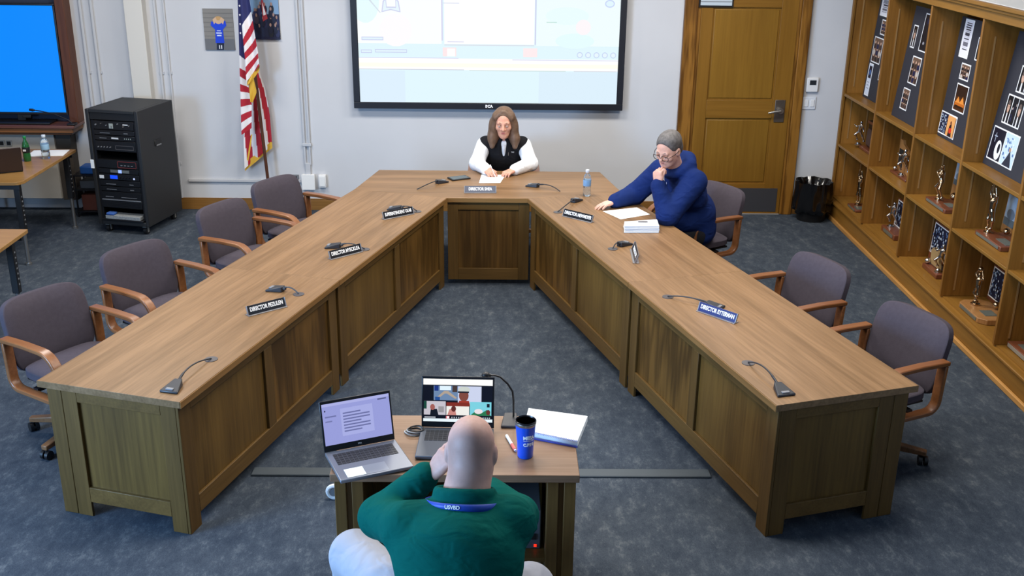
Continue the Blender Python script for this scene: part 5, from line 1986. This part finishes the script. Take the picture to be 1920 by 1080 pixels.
P = atz(957, 794, TZ)
t = thing('gooseneck_microphone', 'tall gooseneck microphone standing on the small table behind the blue tumbler', 'microphone', (P.x, P.y, TZ + .0005))
mb = MB()
mb.add([(-.045, -.05, 0), (.045, -.05, 0), (.03, .05, 0), (-.03, .05, 0), (-.045, -.05, .012), (.045, -.05, .012), (.028, .045, .035), (-.028, .045, .035)],
       [(3, 2, 1, 0), (4, 5, 6, 7), (0, 1, 5, 4), (1, 2, 6, 5), (2, 3, 7, 6), (3, 0, 4, 7)])
mb.build('base', mat('mic_base_grey', (66, 66, 70), rough=.5), t, bevel=.005)
q0 = Vector((.012, .01, .03))
tp = [aty(x, y, P.y + .01) - Vector((P.x, P.y, TZ)) for x, y in ((963, 780), (963, 752), (961, 734), (952, 720), (938, 707), (928, 704), (920, 704))]
MB().tube([q0] + tp, .0045, 8).build('neck', M_BLACK, t)
h0 = aty(911, 704, P.y + .01) - Vector((P.x, P.y, TZ))
MB().ball(tuple(h0), .017, 10, (1.15, 1, .95)).tube([tuple(h0), tuple(tp[-1])], .009, 10).build('head', M_BLACK, t)

# tumbler
P = atz(985, 861, TZ)
P.y += .03
t = thing('tumbler', 'blue insulated tumbler with a dark lid and white lettering', 'tumbler', (P.x, P.y, TZ + .0005))
t.scale = (1.09, 1.09, 1.06)
M_TUM = mat('tumbler_blue', (10, 84, 214), rough=.3, coat=.3)
MB().lathe([(.030, 0), (.0315, .003), (.0335, .06), (.0405, .142), (.041, .146)], n=36).build('body', M_TUM, t)
MB().lathe([(.041, .146), (.0425, .148), (.043, .158), (.0425, .16)], n=36).build('rim', M_STEEL, t)
MB().lathe([(.042, .16), (.042, .163), (.039, .166), (.037, .16), (.02, .158)], n=36).build('lid', mat('lid_black', (10, 11, 22), rough=.3), t)
for s_, zz, sz in (('MESA', .100, .020), ('C.BRE', .068, .017)):
    lettering('lettering', s_, sz, M_LETTER, Matrix.Rotation(.35, 4, 'Z') @ Matrix.Translation((0, -.0388 if zz > .08 else -.0360, zz)) @ Matrix.Rotation(PI / 2 - .08, 4, 'X'), t, bend=.037, bold=.001)
mb = MB()
mb.m = Matrix.Rotation(.35, 4, 'Z')
mb.tube([(.0365 * math.sin(a), -.0365 * math.cos(a), .086) for a in [-.6 + 1.2 * k / 10 for k in range(11)]], .0012, 6)
mb.build('stripe', M_LETTER, t)

# note pad
nb = paper_quad('note_pad', 'thick white note pad at the right end of the small table', 'note pad', [(980, 806), (1083, 827), (1102, 780), (991, 765)], .03, mat('pad_paper', (238, 244, 246), rough=.8))
P0_, P1_ = atz(978, 808, TZ + .03), atz(1083, 828, TZ + .03)
loc = Vector(nb.location)
sp = MB()
for k in range(34):
    f = (k + .5) / 34
    q = P0_ * (1 - f) + P1_ * f - loc
    sp.box(q.x - .0015, q.y - .005, .0295, q.x + .0015, q.y + .01, .0312)
sp.build('binding', mat('binding_blue', (110, 130, 200), rough=.4), nb, smooth=0)
sd = MB()
a_, b_ = P0_ - loc, P1_ - loc
sd.add([(a_.x, a_.y - .003, 0), (b_.x, b_.y - .003, 0), (b_.x, b_.y - .003, .008), (a_.x, a_.y - .003, .008)], [(0, 1, 2, 3)])
sd.build('cover_edge', mat('cover_blue', (70, 80, 170), rough=.5), nb, smooth=0, solidify=.003)

A, B = atz(950, 817, TZ + .008), atz(966, 844, TZ + .008)
t = thing('marker_pen', 'white and red marker lying beside the blue tumbler', 'marker', (A.x, A.y, TZ + .0085))
d_ = B - A
d_.z = 0
MB().tube([(0, 0, 0), tuple(d_ * .62)], .007, 12).build('barrel', M_WHITE, t)
MB().tube([tuple(d_ * .62), tuple(d_ * .98)], .0078, 12).build('cap', mat('marker_red', (226, 110, 100), rough=.4), t)
MB().tube([tuple(d_ * .98), tuple(d_ * 1.06)], .0055, 12).build('end', M_WHITE, t)

P = atz(775, 812, TZ)
t = thing('cable_coil', 'coiled black and white cable left of the video call laptop', 'cable', (P.x, P.y, TZ + .0005))
for k in range(4):
    r = .038 - .004 * (k % 2)
    pts = [(r * (1 + .1 * math.sin(3 * a + k)) * math.cos(a) + .004 * k, r * .8 * math.sin(a), .005 + .006 * k + .002 * math.sin(2 * a)) for a in [2 * PI * q / 28 for q in range(28)]]
    MB().tube(pts, .0032, 6, closed=True).build('loop', M_BLACK if k % 2 else mat('cable_grey', (170, 170, 168), rough=.5), t)


# ================================================================== PEOPLE
def nrmz(v):
    return v / np.linalg.norm(v)


def head_axes(f, up=(0, 0, 1)):
    f = nrmz(np.array(f, float))
    u = np.array(up, float)
    u = nrmz(u - f * (u @ f))
    r = np.cross(f, u)
    return f, u, r


def head_prims(c, f, up=(0, 0, 1), s=1.0, lip=0, brow=0, jaw=1.0):
    c = np.array(c, float)
    f, u, r = head_axes(f, up)
    ax = np.stack([r, f, u])
    P_ = lambda a, b, d: c + (r * a + f * b + u * d) * s
    E = lambda a, b, d, rr, k=.02, lab=0: ell(P_(a, b, d), np.array(rr) * s, ax, k * s, lab)
    C_ = lambda a, b, ra, rb, k=.012, lab=0: cap(P_(*a), P_(*b), ra * s, rb * s, k * s, lab)
    ps = [E(0, -.012, .035, (.077, .098, .088), .03), E(0, .018, -.03, (.064 * jaw, .074, .078), .03), E(0, .052, -.085, (.042 * jaw, .034, .030), .03),
          E(0, .075, -.098, (.020, .016, .016), .02),
          C_((-.036, .076, .024), (.036, .076, .024), .014, .014, .015),                      # brow ridge
          C_((0, .086, .018), (0, .110, -.020), .009, .013, .010), C_((-.014, .094, -.026), (.014, .094, -.026), .009, .009, .008),   # nose
          E(-.042, .060, -.022, (.022, .020, .020), .02), E(.042, .060, -.022, (.022, .020, .020), .02),     # cheeks
          C_((-.019, .084, -.056), (.019, .084, -.056), .0065, .0065, .005, lip), C_((-.016, .083, -.066), (.016, .083, -.066), .007, .007, .005, lip),
          C_((-.046, .080, .026), (-.018, .088, .031), .005, .006, .004, brow), C_((.046, .080, .026), (.018, .088, .031), .005, .006, .004, brow)]
    for sg in (-1, 1):   # eye sockets and ears
        ps.append(ell(P_(sg * .032, .094, .006), np.array((.017, .014, .010)) * s, ax, .012 * s, 0, neg=True))
        ps.append(ell(P_(sg * .079, -.008, -.004), np.array((.011, .022, .033)) * s, ax, .008 * s))
        ps.append(ell(P_(sg * .088, .000, -.002), np.array((.006, .010, .016)) * s, ax, .005 * s, 0, neg=True))
    return ps, P_, ax


def eyes(parent, P_, ax, s, iris=(60, 44, 34), closed=0.0, lipc=(176, 110, 100), browc=(110, 96, 88), smile=0.0):
    lipm = mat('lips', lipc, rough=.5)
    for dz, th, rr_ in ((-.0545, .0, .0036), (-.0615, .0, .0042)):
        pts = [tuple(P_(x, .0895 - 9.0 * x * x, dz + smile * 9 * x * x + (.0012 if abs(x) > .008 and dz > -.06 else 0))) for x in (-.024, -.016, -.008, 0, .008, .016, .024)]
        MB().tube(pts, [.001, rr_ * .8 * s, rr_ * s, rr_ * s, rr_ * s, rr_ * .8 * s, .001], 8).build('lip', lipm, parent, world=True)
    for sg in (-1, 1):
        pts = [tuple(P_(sg * a, b, d)) for a, b, d in ((.012, .0885, .0270), (.022, .0885, .0315), (.034, .0855, .0325), (.046, .0775, .0270))]
        MB().tube(pts, [.0028 * s, .0042 * s, .0038 * s, .0012 * s], 8).build('eyebrow', mat('eyebrow', browc, rough=.8), parent, world=True)
    r, f, u = ax
    for sg in (-1, 1):
        c = P_(sg * .032, .079, .004)
        mb = MB()
        mb.cur = 0
        mb.ball(tuple(c), .0125 * s, 8)
        mb.cur = 1
        mb.ball(tuple(P_(sg * .032, .0855, .0025 - .002)), .0068 * s, 6)
        mb.cur = 2
        # upper lid
        mb.ball(tuple(P_(sg * .032, .0775, .008 - .003 * closed)), .0142 * s, 8, (1, 1, .85))
        mb.build('eye', [mat('eye_white', (214, 206, 200), rough=.3), mat('iris', iris, rough=.2), mat('eyelid', (176, 132, 114), rough=.6)], parent, world=True)


def hand_prims(w, d, n, side, curl=(.5, .5, .5, .5), s=1.0, thumb=(.6, .7, -.2), lab=0, spread=.06, tcurl=.3):
    """w wrist, d towards the fingers, n back-of-hand normal, side +-1 puts the thumb on that side of d x n"""
    w, d, n = np.array(w, float), nrmz(np.array(d, float)), np.array(n, float)
    n = nrmz(n - d * (n @ d))
    r = np.cross(d, n) * side                       # towards the thumb
    ps = []
    base = [(.030, .082), (.010, .088), (-.011, .085), (-.030, .076)]
    for bx_, by_ in base:
        ps.append(cap(w + (r * bx_ * .55 + d * .008) * s, w + (r * bx_ + d * (by_ - .008)) * s, .0135 * s, .0115 * s, .012 * s, lab))
    ps.append(ell(w + (d * .045 + n * -.002) * s, np.array((.036, .045, .014)) * s, np.stack([r, d, n]), .012 * s, lab))
    ps.append(cap(w + (r * .014 + d * .012 - n * .004) * s, w + (r * .03 + d * .038 - n * .006) * s, .016 * s, .013 * s, .012 * s, lab))
    for (bx_, by_), L_, cu, sp in zip(base, (.070, .078, .073, .057), curl, (spread, .02, -.03, -spread - .02)):
        p = w + (r * bx_ + d * (by_ - .006)) * s
        dirv = nrmz(d + r * sp)
        ang = 0.0
        for q, (fr, ra, rb) in enumerate(((.46, .0092, .0086), (.30, .0086, .0080), (.26, .0080, .0070))):
            ang += cu * (.75, 1.0, .7)[q]
            v = dirv * math.cos(ang) - n * math.sin(ang)
            e = p + v * L_ * fr * s
            ps.append(cap(p, e, ra * s, rb * s, .003 * s, lab))
            p = e
    tv = nrmz(d * thumb[0] + r * thumb[1] + n * thumb[2])
    p = w + (r * .026 + d * .030 - n * .004) * s
    e = p + tv * .036 * s
    ps.append(cap(p, e, .0115 * s, .0095 * s, .006 * s, lab))
    tv2 = nrmz(tv * (1 - tcurl) + d * tcurl - n * tcurl * .4)
    ps.append(cap(e, e + tv2 * .030 * s, .0095 * s, .008 * s, .004 * s, lab))
    return ps


def skin(name, rgb):
    m = mat(name, rgb, rough=.55, var=.06, vscale=60, bump=.06, bscale=400, spec=.35)
    m.node_tree.nodes['Principled BSDF'].inputs['Subsurface Weight'].default_value = .08
    m.node_tree.nodes['Principled BSDF'].inputs['Subsurface Radius'].default_value = (.02, .008, .004)
    return m


def stubble(m, c, r0, r1, rgb):
    nt = m.node_tree
    b = nt.nodes['Principled BSDF']
    geo = nt.nodes.new('ShaderNodeTexCoord')
    d = nt.nodes.new('ShaderNodeVectorMath')
    d.operation = 'DISTANCE'
    d.inputs[1].default_value = tuple(c)
    nt.links.new(geo.outputs['Object'], d.inputs[0])
    mr = nt.nodes.new('ShaderNodeMapRange')
    mr.interpolation_type = 'SMOOTHSTEP'
    mr.inputs['From Min'].default_value = r0
    mr.inputs['From Max'].default_value = r1
    mr.inputs['To Min'].default_value = .6
    mr.inputs['To Max'].default_value = 0
    nt.links.new(d.outputs['Value'], mr.inputs['Value'])
    mx = nt.nodes.new('ShaderNodeMix')
    mx.data_type = 'RGBA'
    nt.links.new(mr.outputs['Result'], mx.inputs['Factor'])
    nt.links.new(b.inputs['Base Color'].links[0].from_socket, mx.inputs['A'])
    mx.inputs['B'].default_value = lin(rgb)
    nt.links.new(mx.outputs['Result'], b.inputs['Base Color'])


def limb(pts, rs, k=.03, lab=0):
    return [cap(pts[i], pts[i + 1], rs[i], rs[i + 1], k, lab) for i in range(len(pts) - 1)]


def torso(pelvis, waist, chest, neckb, shL, shR, wid=1.0, dep=1.0, fwd=(0, 1, 0)):
    f = nrmz(np.array(fwd, float))
    r = nrmz(np.array(shR, float) - np.array(shL, float))
    u = nrmz(np.array(chest, float) - np.array(pelvis, float))
    f = nrmz(f - u * (f @ u))
    ax = np.stack([r, f, u])
    return [ell(pelvis, (.17 * wid, .13 * dep, .13), ax, .05), ell(waist, (.155 * wid, .125 * dep, .15), ax, .06), ell(chest, (.165 * wid, .12 * dep, .17), ax, .06),
            cap(shL, shR, .062, .062, .06), cap(chest, neckb, .10, .058, .05)]


def shoes(parent, ank, d, m):
    for a, dd in zip(ank, d):
        a = np.array(a, float)
        dd = nrmz(np.array(dd, float))
        sdf_mesh('shoe', [cap(a + dd * -.04 + (0, 0, -.045), a + dd * .16 + (0, 0, -.055), .042, .034, .03), cap(a, a + (0, 0, -.04), .045, .045, .03)], .009, m, parent)


def wrinkle(m, scale=14, strength=.5, stretch=(1, 1, 1)):
    """soft cloth folds as a second bump"""
    nt = m.node_tree
    b = nt.nodes['Principled BSDF']
    tc = nt.nodes.new('ShaderNodeTexCoord')
    mp = nt.nodes.new('ShaderNodeMapping')
    mp.inputs['Scale'].default_value = stretch
    n = nt.nodes.new('ShaderNodeTexNoise')
    n.inputs['Scale'].default_value = scale
    n.inputs['Detail'].default_value = 2
    n.inputs['Distortion'].default_value = .5
    bp = nt.nodes.new('ShaderNodeBump')
    bp.inputs['Strength'].default_value = strength
    bp.inputs['Distance'].default_value = .03
    nt.links.new(tc.outputs['Object'], mp.inputs['Vector'])
    nt.links.new(mp.outputs['Vector'], n.inputs['Vector'])
    nt.links.new(n.outputs['Fac'], bp.inputs['Height'])
    if b.inputs['Normal'].links:
        nt.links.new(b.inputs['Normal'].links[0].from_socket, bp.inputs['Normal'])
    nt.links.new(bp.outputs['Normal'], b.inputs['Normal'])
    return m


# ---------------------------------------------------------------- the man in green, seen from behind
g = thing('person', 'bald man in a green sweater seen from behind at the small table', 'person', (-.13, 3.10, 0))
SK1 = skin('skin_pale', (200, 158, 144))
hc, hf = np.array((-.092, 3.435, 1.135)), (.05, .93, -.36)
hp, HP, hax = head_prims(hc, hf, s=1.1, jaw=1.1)
pelv, wai, che, nkb = (-.13, 3.10, .60), (-.13, 3.12, .74), (-.13, 3.19, .86), (-.115, 3.30, 1.00)
shL, shR = (-.31, 3.25, .93), (.045, 3.27, .945)
elL, wrL = (-.435, 3.45, .85), (-.235, 3.495, 1.01)
elR, wrR = (.085, 3.52, .815), (-.03, 3.74, .80)
tor_ = torso(pelv, wai, che, nkb, shL, shR, 1.2, 1.25)
armsL = limb([shL, elL, wrL], [.072, .058, .036])
armsR = limb([shR, elR, wrR], [.072, .056, .036])
hipL, hipR = (-.24, 3.17, .58), (-.03, 3.17, .58)
knL, anL = (-.57, 3.69, .515), (-.60, 3.80, .09)
knR, anR = (.135, 3.54, .47), (.16, 3.66, .09)
legs_ = limb([hipL, knL, anL], [.105, .082, .05]) + limb([hipR, knR, anR], [.105, .078, .05])
handL = hand_prims(wrL, (.36, .02, .55), (-.6, -.55, .5), -1, (.55, .55, .6, .65), 1.12, thumb=(.75, .45, -.35))
handR = hand_prims(wrR, (-.8, .3, .05), (.1, .2, 1), -1, (.5, .5, .5, .5))
neck_ = [cap(np.array(nkb) + (0, .0, -.02), hc + (-.0, -.035, -.06), .088, .076, .03), cap((-.11, 3.335, 1.03), hc + (0, -.055, -.03), .070, .070, .03)]
sdf_mesh('body', grow(tor_ + armsL + armsR + legs_, -.012) + neck_ + hp + handL + handR, .005, [SK1, SK1, mat('lips_m', (176, 110, 100), rough=.5), mat('brows_grey', (110, 96, 88), rough=.8)], g)
eyes(g, HP, hax, 1.1)
# shaved head: stubble darkens the skin softly over the back and sides of the skull
stubble(SK1, HP(0, -.085, -.01), .085, .125, (150, 122, 114))
M_GREEN = wrinkle(mat('green_sweater', (1, 84, 76), rough=.85, bump=.2, bscale=500, spec=.06), 9, .5, (1, 1.4, 2.2))
folds = []
rg = random.Random(2)
for k in range(7):   # creases gathered at the shoulder and in the crook of the raised arm
    a = np.array(shL) + np.array((.03 * k - .02, -.03 + .01 * k, .045 - .004 * k))
    folds.append(cap(a, a + np.array((-.015, -.055, -.035)), .012, .004, .014))
for k in range(6):
    f = .25 + .12 * k
    c = np.array(elL) * (1 - f) + np.array(wrL) * f
    folds.append(tor(c, np.array(wrL) - np.array(elL) + np.array((rg.uniform(-.1, .1), rg.uniform(-.1, .1), 0)), .058 - .02 * f, .006, .012))
for k in range(5):
    a = np.array(shR) + np.array((-.05 + .03 * k, -.01 + .01 * k, .04 - .006 * k))
    folds.append(cap(a, a + np.array((.03, -.05, -.03)), .011, .004, .014))
swe = grow(tor_[1:] + [cap(np.array(nkb) + (-.03, -.02, -.05), shL, .055, .066, .06), cap(np.array(nkb) + (.03, -.02, -.05), shR, .055, .066, .06), ell((-.13, 3.16, .86), (.205, .115, .15), None, .06)] + limb([shL, elL, (-.268, 3.507, .992)], [.076, .062, .040]) + limb([shR, elR, (-.02, 3.72, .80)], [.076, .06, .042]), .014)
collar = [tor((-.112, 3.325, 1.022), (.03, .45, .9), .100, .016, .012, sq=1.9)]
sdf_mesh('sweater', swe + folds + collar, .006, M_GREEN, g)
Lc = Vector((-.115, 3.306, 1.000))
ln = Vector((.03, .42, .92)).normalized()
lb = Vector((0, -.91, .415))
lb = (lb - ln * lb.dot(ln)).normalized()
lx = ln.cross(lb) * -1 if ln.cross(lb).x < 0 else ln.cross(lb)
band = MB()
rows_ = []
for q in range(49):
    a_ = 2 * PI * q / 48
    p_ = Lc - (lb * math.cos(a_) + lx * math.sin(a_)) * .1362
    rows_.append([tuple(p_ - ln * .0125), tuple(p_ + ln * .0125)])
band.grid(rows_)
band.build('lanyard', mat('lanyard_blue', (20, 66, 168), rough=.5), g, world=True, solidify=.003)
phi = .27
lp = Lc + (lb * math.cos(phi) - lx * math.sin(phi)) * .1388
lettering('lanyard_text', 'USVBD', .018, M_LETTER, basis(lp, lx * math.cos(phi) + lb * math.sin(phi), ln), g, world=True, bend=.1388, bold=.0005)
M_PANTS = wrinkle(mat('grey_trousers', (164, 166, 176), rough=.85, bump=.15, bscale=400, spec=.2), 10, .5)
sdf_mesh('trousers', grow(limb([hipL, knL, (-.597, 3.79, .12)], [.105, .086, .062]) + limb([hipR, knR, (.159, 3.65, .12)], [.105, .082, .062]) + tor_[:1], .014), .007, M_PANTS, g)
shoes(g, (anL, anR), ((-.1, 1, 0), (.1, 1, 0)), M_BLACK)

# ---------------------------------------------------------------- the woman at the head desk
w = thing('person', 'long-haired woman in a black vest writing at the head desk', 'person', (.047, 9.48, 0))
SK2 = skin('skin_tan', (206, 152, 130))
hc, hf = np.array((.045, 9.235, 1.165)), (-.06, -.95, -.17)
hp, HP, hax = head_prims(hc, hf, s=1.04, jaw=.92)
pelv, wai, che, nkb = (.047, 9.47, .60), (.047, 9.44, .72), (.047, 9.39, .85), (.047, 9.315, 1.005)
shL, shR = (.205, 9.34, .955), (-.11, 9.34, .955)         # her left / right
elL, wrL = (.285, 9.25, .80), (.135, 9.03, .795)
elR, wrR = (-.19, 9.24, .80), (-.105, 9.02, .80)
tor_ = torso(pelv, wai, che, nkb, shL, shR, .92, .9, (0, -1, 0))
armsL = limb([shL, elL, wrL], [.055, .045, .028])
armsR = limb([shR, elR, wrR], [.055, .045, .028])
hipL, hipR = (.13, 9.40, .57), (-.04, 9.40, .57)
knL, anL = (.17, 8.98, .50), (.17, 9.02, .09)
knR, anR = (-.08, 8.98, .50), (-.08, 9.02, .09)
legs_ = limb([hipL, knL, anL], [.08, .06, .038]) + limb([hipR, knR, anR], [.08, .06, .038])
handL = hand_prims(wrL, (-.62, -.6, -.10), (-.1, -.25, 1), 1, (.45, .5, .55, .6), .95)
handR = hand_prims(wrR, (.45, -.75, -.12), (-.5, -.1, .85), -1, (.7, .75, .9, 1.0), .95, thumb=(.8, .4, -.35))
neck_ = [cap(nkb, hc + (0, .02, -.06), .052, .050, .025)]
sdf_mesh('body', grow(tor_ + armsL + armsR + legs_, -.01) + neck_ + hp + handL + handR, .0045, [SK2, SK2, mat('lips_f', (178, 84, 84), rough=.45), mat('brows_brown', (84, 58, 44), rough=.8)], w)
eyes(w, HP, hax, 1.04, closed=.2, lipc=(170, 84, 82), browc=(84, 58, 44), smile=.5)
M_HAIR = mat('brown_hair', (104, 80, 62), rough=.5, var=.22, vscale=35, bump=.3, bscale=160)
s = 1.04
hair = [ell(HP(0, -.020, .048), np.array((.089, .102, .088)) * s, hax, .02),
        ell(HP(0, -.05, -.05), np.array((.088, .065, .13)) * s, hax, .03)]
for sg in (-1, 1):
    hair += [cap(HP(sg * .066, .015, .07), HP(sg * .084, .010, -.03), .026, .026, .04), cap(HP(sg * .084, .010, -.03), HP(sg * .096, .020, -.13), .026, .029, .04),
             cap(HP(sg * .100, .020, -.13), HP(sg * .096, .045, -.195), .031, .022, .04), cap(HP(sg * .066, -.02, .0), HP(sg * .090, -.01, -.16), .042, .035, .05), cap(HP(sg * .012, .045, .118), HP(sg * .068, .048, .06), .014, .016, .02)]
hair += [ell(HP(.004, .106, -.02), np.array((.076, .088, .116)) * s, hax, .016, neg=True), cap(HP(.095, -.02, .0), HP(.124, -.03, -.12), .018, .012, .04)]
sdf_mesh('hair', hair, .004, M_HAIR, w)
M_VEST = wrinkle(mat('black_vest', (22, 22, 26), rough=.8, spec=.2), 12, .35)
vest = grow(tor_[1:3] + [cap(shL, shR, .055, .055, .05), cap(che, nkb, .10, .05, .05)], .018)
vest += [tor((.047, 9.325, 1.0), (0, -.35, .94), .072, .022, .02, sq=1.6)]
vest += [ell((.047, 9.22, .93), (.026, .07, .10), None, .012, neg=True)]
sdf_mesh('vest', vest, .005, M_VEST, w)
M_SHIRT = wrinkle(mat('white_shirt', (236, 238, 242), rough=.8, spec=.2), 16, .4)
wr2 = lambda e_, w_: np.array(w_) * .93 + np.array(e_) * .07
sdf_mesh('shirt', grow(limb([np.array(shL) + (.02, 0, -.01), elL, wr2(elL, wrL)], [.056, .052, .038]) + limb([np.array(shR) + (-.02, 0, -.01), elR, wr2(elR, wrR)], [.056, .052, .038]), .012)
         + [tor((.047, 9.305, .998), (0, -.35, .94), .056, .014, .012, sq=1.8), cap((.047, 9.275, .975), (.047, 9.283, .82), .032, .006, .01)], .005, M_SHIRT, w)
lettering('vest_logo', 'TNF', .014, M_LETTER, Matrix.Translation((.125, 9.235, .905)) @ Matrix.Rotation(math.radians(180), 4, 'Z') @ Matrix.Rotation(PI / 2, 4, 'X') @ Matrix.Rotation(PI, 4, 'Y'), w, world=True)
MB().box(.086, 9.252, .87, .090, 9.262, .91).build('pocket_zip', M_STEEL, w, world=True)
sdf_mesh('trousers', grow(legs_ + tor_[:1], .012), .008, mat('dark_trousers', (40, 42, 54), rough=.85), w)
shoes(w, (anL, anR), ((0, -1, 0), (0, -1, 0)), M_BLACK)
sdf_mesh('wristband', [tor(np.array(wrR) + (-.002, .012, 0), np.array(wrR) - np.array(elR), .034, .006, .004, sq=1.5)], .003, M_BLACK, w)
pa = np.array(wrR) + np.array((.055, -.06, -.015))
tag(MB().tube([(pa[0] + .03, pa[1] - .045, TZ + .0045), (pa[0] - .02, pa[1] + .03, TZ + .10)], [.002, .004], 8).build('pen', mat('pen_white', (230, 226, 226), rough=.3)), 'pale pen in the right hand of the writing woman', 'pen')

# ---------------------------------------------------------------- the man in the blue hoodie
m_ = thing('person', 'grey-haired man with glasses and blue hoodie, chin on his fist', 'person', (1.56, 8.06, 0))
SK3 = skin('skin_fair', (220, 172, 154))
hc, hf = np.array((1.262, 7.765, 1.275)), (-.60, -.66, -.42)
hp, HP, hax = head_prims(hc, hf, (0.06, -.04, 1), s=1.03, jaw=1.05)
pelv, wai, che, nkb = (1.55, 8.08, .60), (1.54, 8.05, .74), (1.44, 7.97, .92), (1.335, 7.87, 1.115)
shN, shF = (1.475, 7.765, 1.03), (1.27, 8.10, 1.03)
elN, wrN = (1.265, 7.61, .81), (1.185, 7.69, 1.035)
elF, wrF = (1.08, 8.17, .82), (.905, 8.03, .80)
tor_ = torso(pelv, wai, che, nkb, shF, shN, 1.12, 1.1, (-.87, -.49, 0))
armN = limb([shN, elN, wrN], [.07, .058, .034])
armF = limb([shF, elF, wrF], [.07, .056, .034])
hipN, hipF = (1.53, 7.98, .58), (1.43, 8.17, .58)
knN, anN = (1.16, 7.82, .52), (1.16, 7.92, .09)
knF, anF = (1.05, 8.05, .52), (1.06, 8.12, .09)
legs_ = limb([hipN, knN, anN], [.095, .07, .045]) + limb([hipF, knF, anF], [.095, .07, .045])
handN = hand_prims(wrN, (-.03, .10, .9), (-.75, -.55, .1), 1, (1.25, 1.3, 1.35, 1.4), 1.12, thumb=(.85, .2, -.4))
handF = hand_prims(wrF, (-.9, -.42, -.16), (-.1, 0, 1), 1, (.22, .2, .22, .25), 1.05, thumb=(.55, .75, -.2), spread=.14)
neck_ = [cap(nkb, hc + (.03, .03, -.05), .064, .060, .03)]
sdf_mesh('body', grow(tor_ + armN + armF + legs_, -.012) + neck_ + hp + handN + handF, .005, [SK3, SK3, mat('lips_m', (176, 110, 100), rough=.5), mat('brows_grey', (110, 96, 88), rough=.8)], m_)
eyes(m_, HP, hax, 1.03, closed=.8)
s = 1.03
hair = [ell(HP(0, -.022, .052), np.array((.086, .104, .086)) * s, hax, .02), ell(HP(0, -.045, -.005), np.array((.083, .078, .075)) * s, hax, .02),
        ell(HP(0, .108, .006), np.array((.088, .088, .098)) * s, hax, .012, neg=True), ell(HP(0, .0, -.13), np.array((.14, .13, .075)) * s, hax, .012, neg=True)]
for sg in (-1, 1):
    hair.append(ell(HP(sg * .088, -.004, -.012), np.array((.025, .03, .036)) * s, hax, .01, neg=True))
sdf_mesh('hair', hair, .004, mat('grey_hair', (92, 88, 87), rough=.6, var=.35, vscale=45, bump=.3, bscale=200), m_)
gl = MB()
for sg in (-1, 1):
    ctr = HP(sg * .034, .108, .000)
    pts = []
    for k in range(24):
        a = 2 * PI * k / 24
        ca, sa = math.cos(a), math.sin(a)
        ex = .028 * math.copysign(abs(ca) ** .7, ca)
        ez = .019 * math.copysign(abs(sa) ** .7, sa)
        pts.append(tuple(ctr + (hax[0] * ex + hax[2] * ez - hax[1] * .006 * abs(ca)) * s))
    gl.tube(pts, .0026, 6, closed=True)
    gl.tube([tuple(HP(sg * .062, .100, .006)), tuple(HP(sg * .084, .045, .008)), tuple(HP(sg * .086, -.012, .006))], .0024, 6)
gl.tube([tuple(HP(-.007, .110, .004)), tuple(HP(.007, .110, .004))], .0024, 6)
gl.build('glasses', mat('glasses_dark', (40, 32, 36), rough=.3), m_, world=True)
M_HOOD = wrinkle(mat('blue_hoodie', (22, 42, 96), rough=.9, bump=.15, bscale=500, spec=.15), 9, .6, (1, 1, 1.6))
hood = grow(tor_ + limb([shN, elN, np.array(wrN) * .93 + np.array(elN) * .07], [.076, .066, .040]) + limb([shF, elF, np.array(wrF) * .94 + np.array(elF) * .06], [.076, .064, .040]), .018)
hood += [ell((1.42, 8.0, .68), (.19, .19, .12), None, .05), tor((1.345, 7.875, 1.125), (-.45, -.30, .84), .098, .034, .03), cap((1.44, 7.93, 1.16), (1.36, 8.0, 1.18), .055, .05, .04), cap((1.44, 7.93, 1.16), (1.45, 7.84, 1.14), .055, .045, .04),
         tor(np.array(wrN) * .92 + np.array(elN) * .08, np.array(wrN) - np.array(elN), .044, .012, .01), tor(np.array(wrF) * .94 + np.array(elF) * .06, np.array(wrF) - np.array(elF), .044, .011, .01)]
for k in range(5):
    f = .12 + .13 * k
    hood.append(tor(np.array(elN) * (1 - f) + np.array(wrN) * f, np.array(wrN) - np.array(elN) + np.array((.05 * (-1) ** k, .04, 0)), .070 - .03 * f, .008, .014))
    hood.append(tor(np.array(shN) * (1 - f) + np.array(elN) * f, np.array(elN) - np.array(shN) + np.array((.05 * (-1) ** k, .04, 0)), .082 - .012 * f, .007, .014))
sdf_mesh('hoodie', hood, .006, M_HOOD, m_)
sdf_mesh('watch', [tor(np.array(wrN) + (.0, -.0, -.005), np.array(wrN) - np.array(elN), .037, .007, .004, sq=1.6)], .003, mat('watch_pale', (214, 200, 190), rough=.4), m_)
sdf_mesh('drawstring', [cap((1.245, 7.80, 1.06), (1.255, 7.775, .93), .005, .005, .005), cap((1.20, 7.86, 1.06), (1.22, 7.85, .93), .005, .005, .005)], .003, M_WHITE, m_)
lettering('hoodie_emblem', 'V', .06, mat('emblem_pale', (180, 184, 200), rough=.7), basis((1.279, 7.887, .977), (.41, -.91, 0), (-.22, -.10, .97)), m_, world=True)
sdf_mesh('trousers', grow(legs_ + tor_[:1], .012), .008, mat('black_trousers', (24, 24, 30), rough=.85), m_)
shoes(m_, (anN, anF), ((-.9, -.4, 0), (-.9, -.4, 0)), M_BLACK)
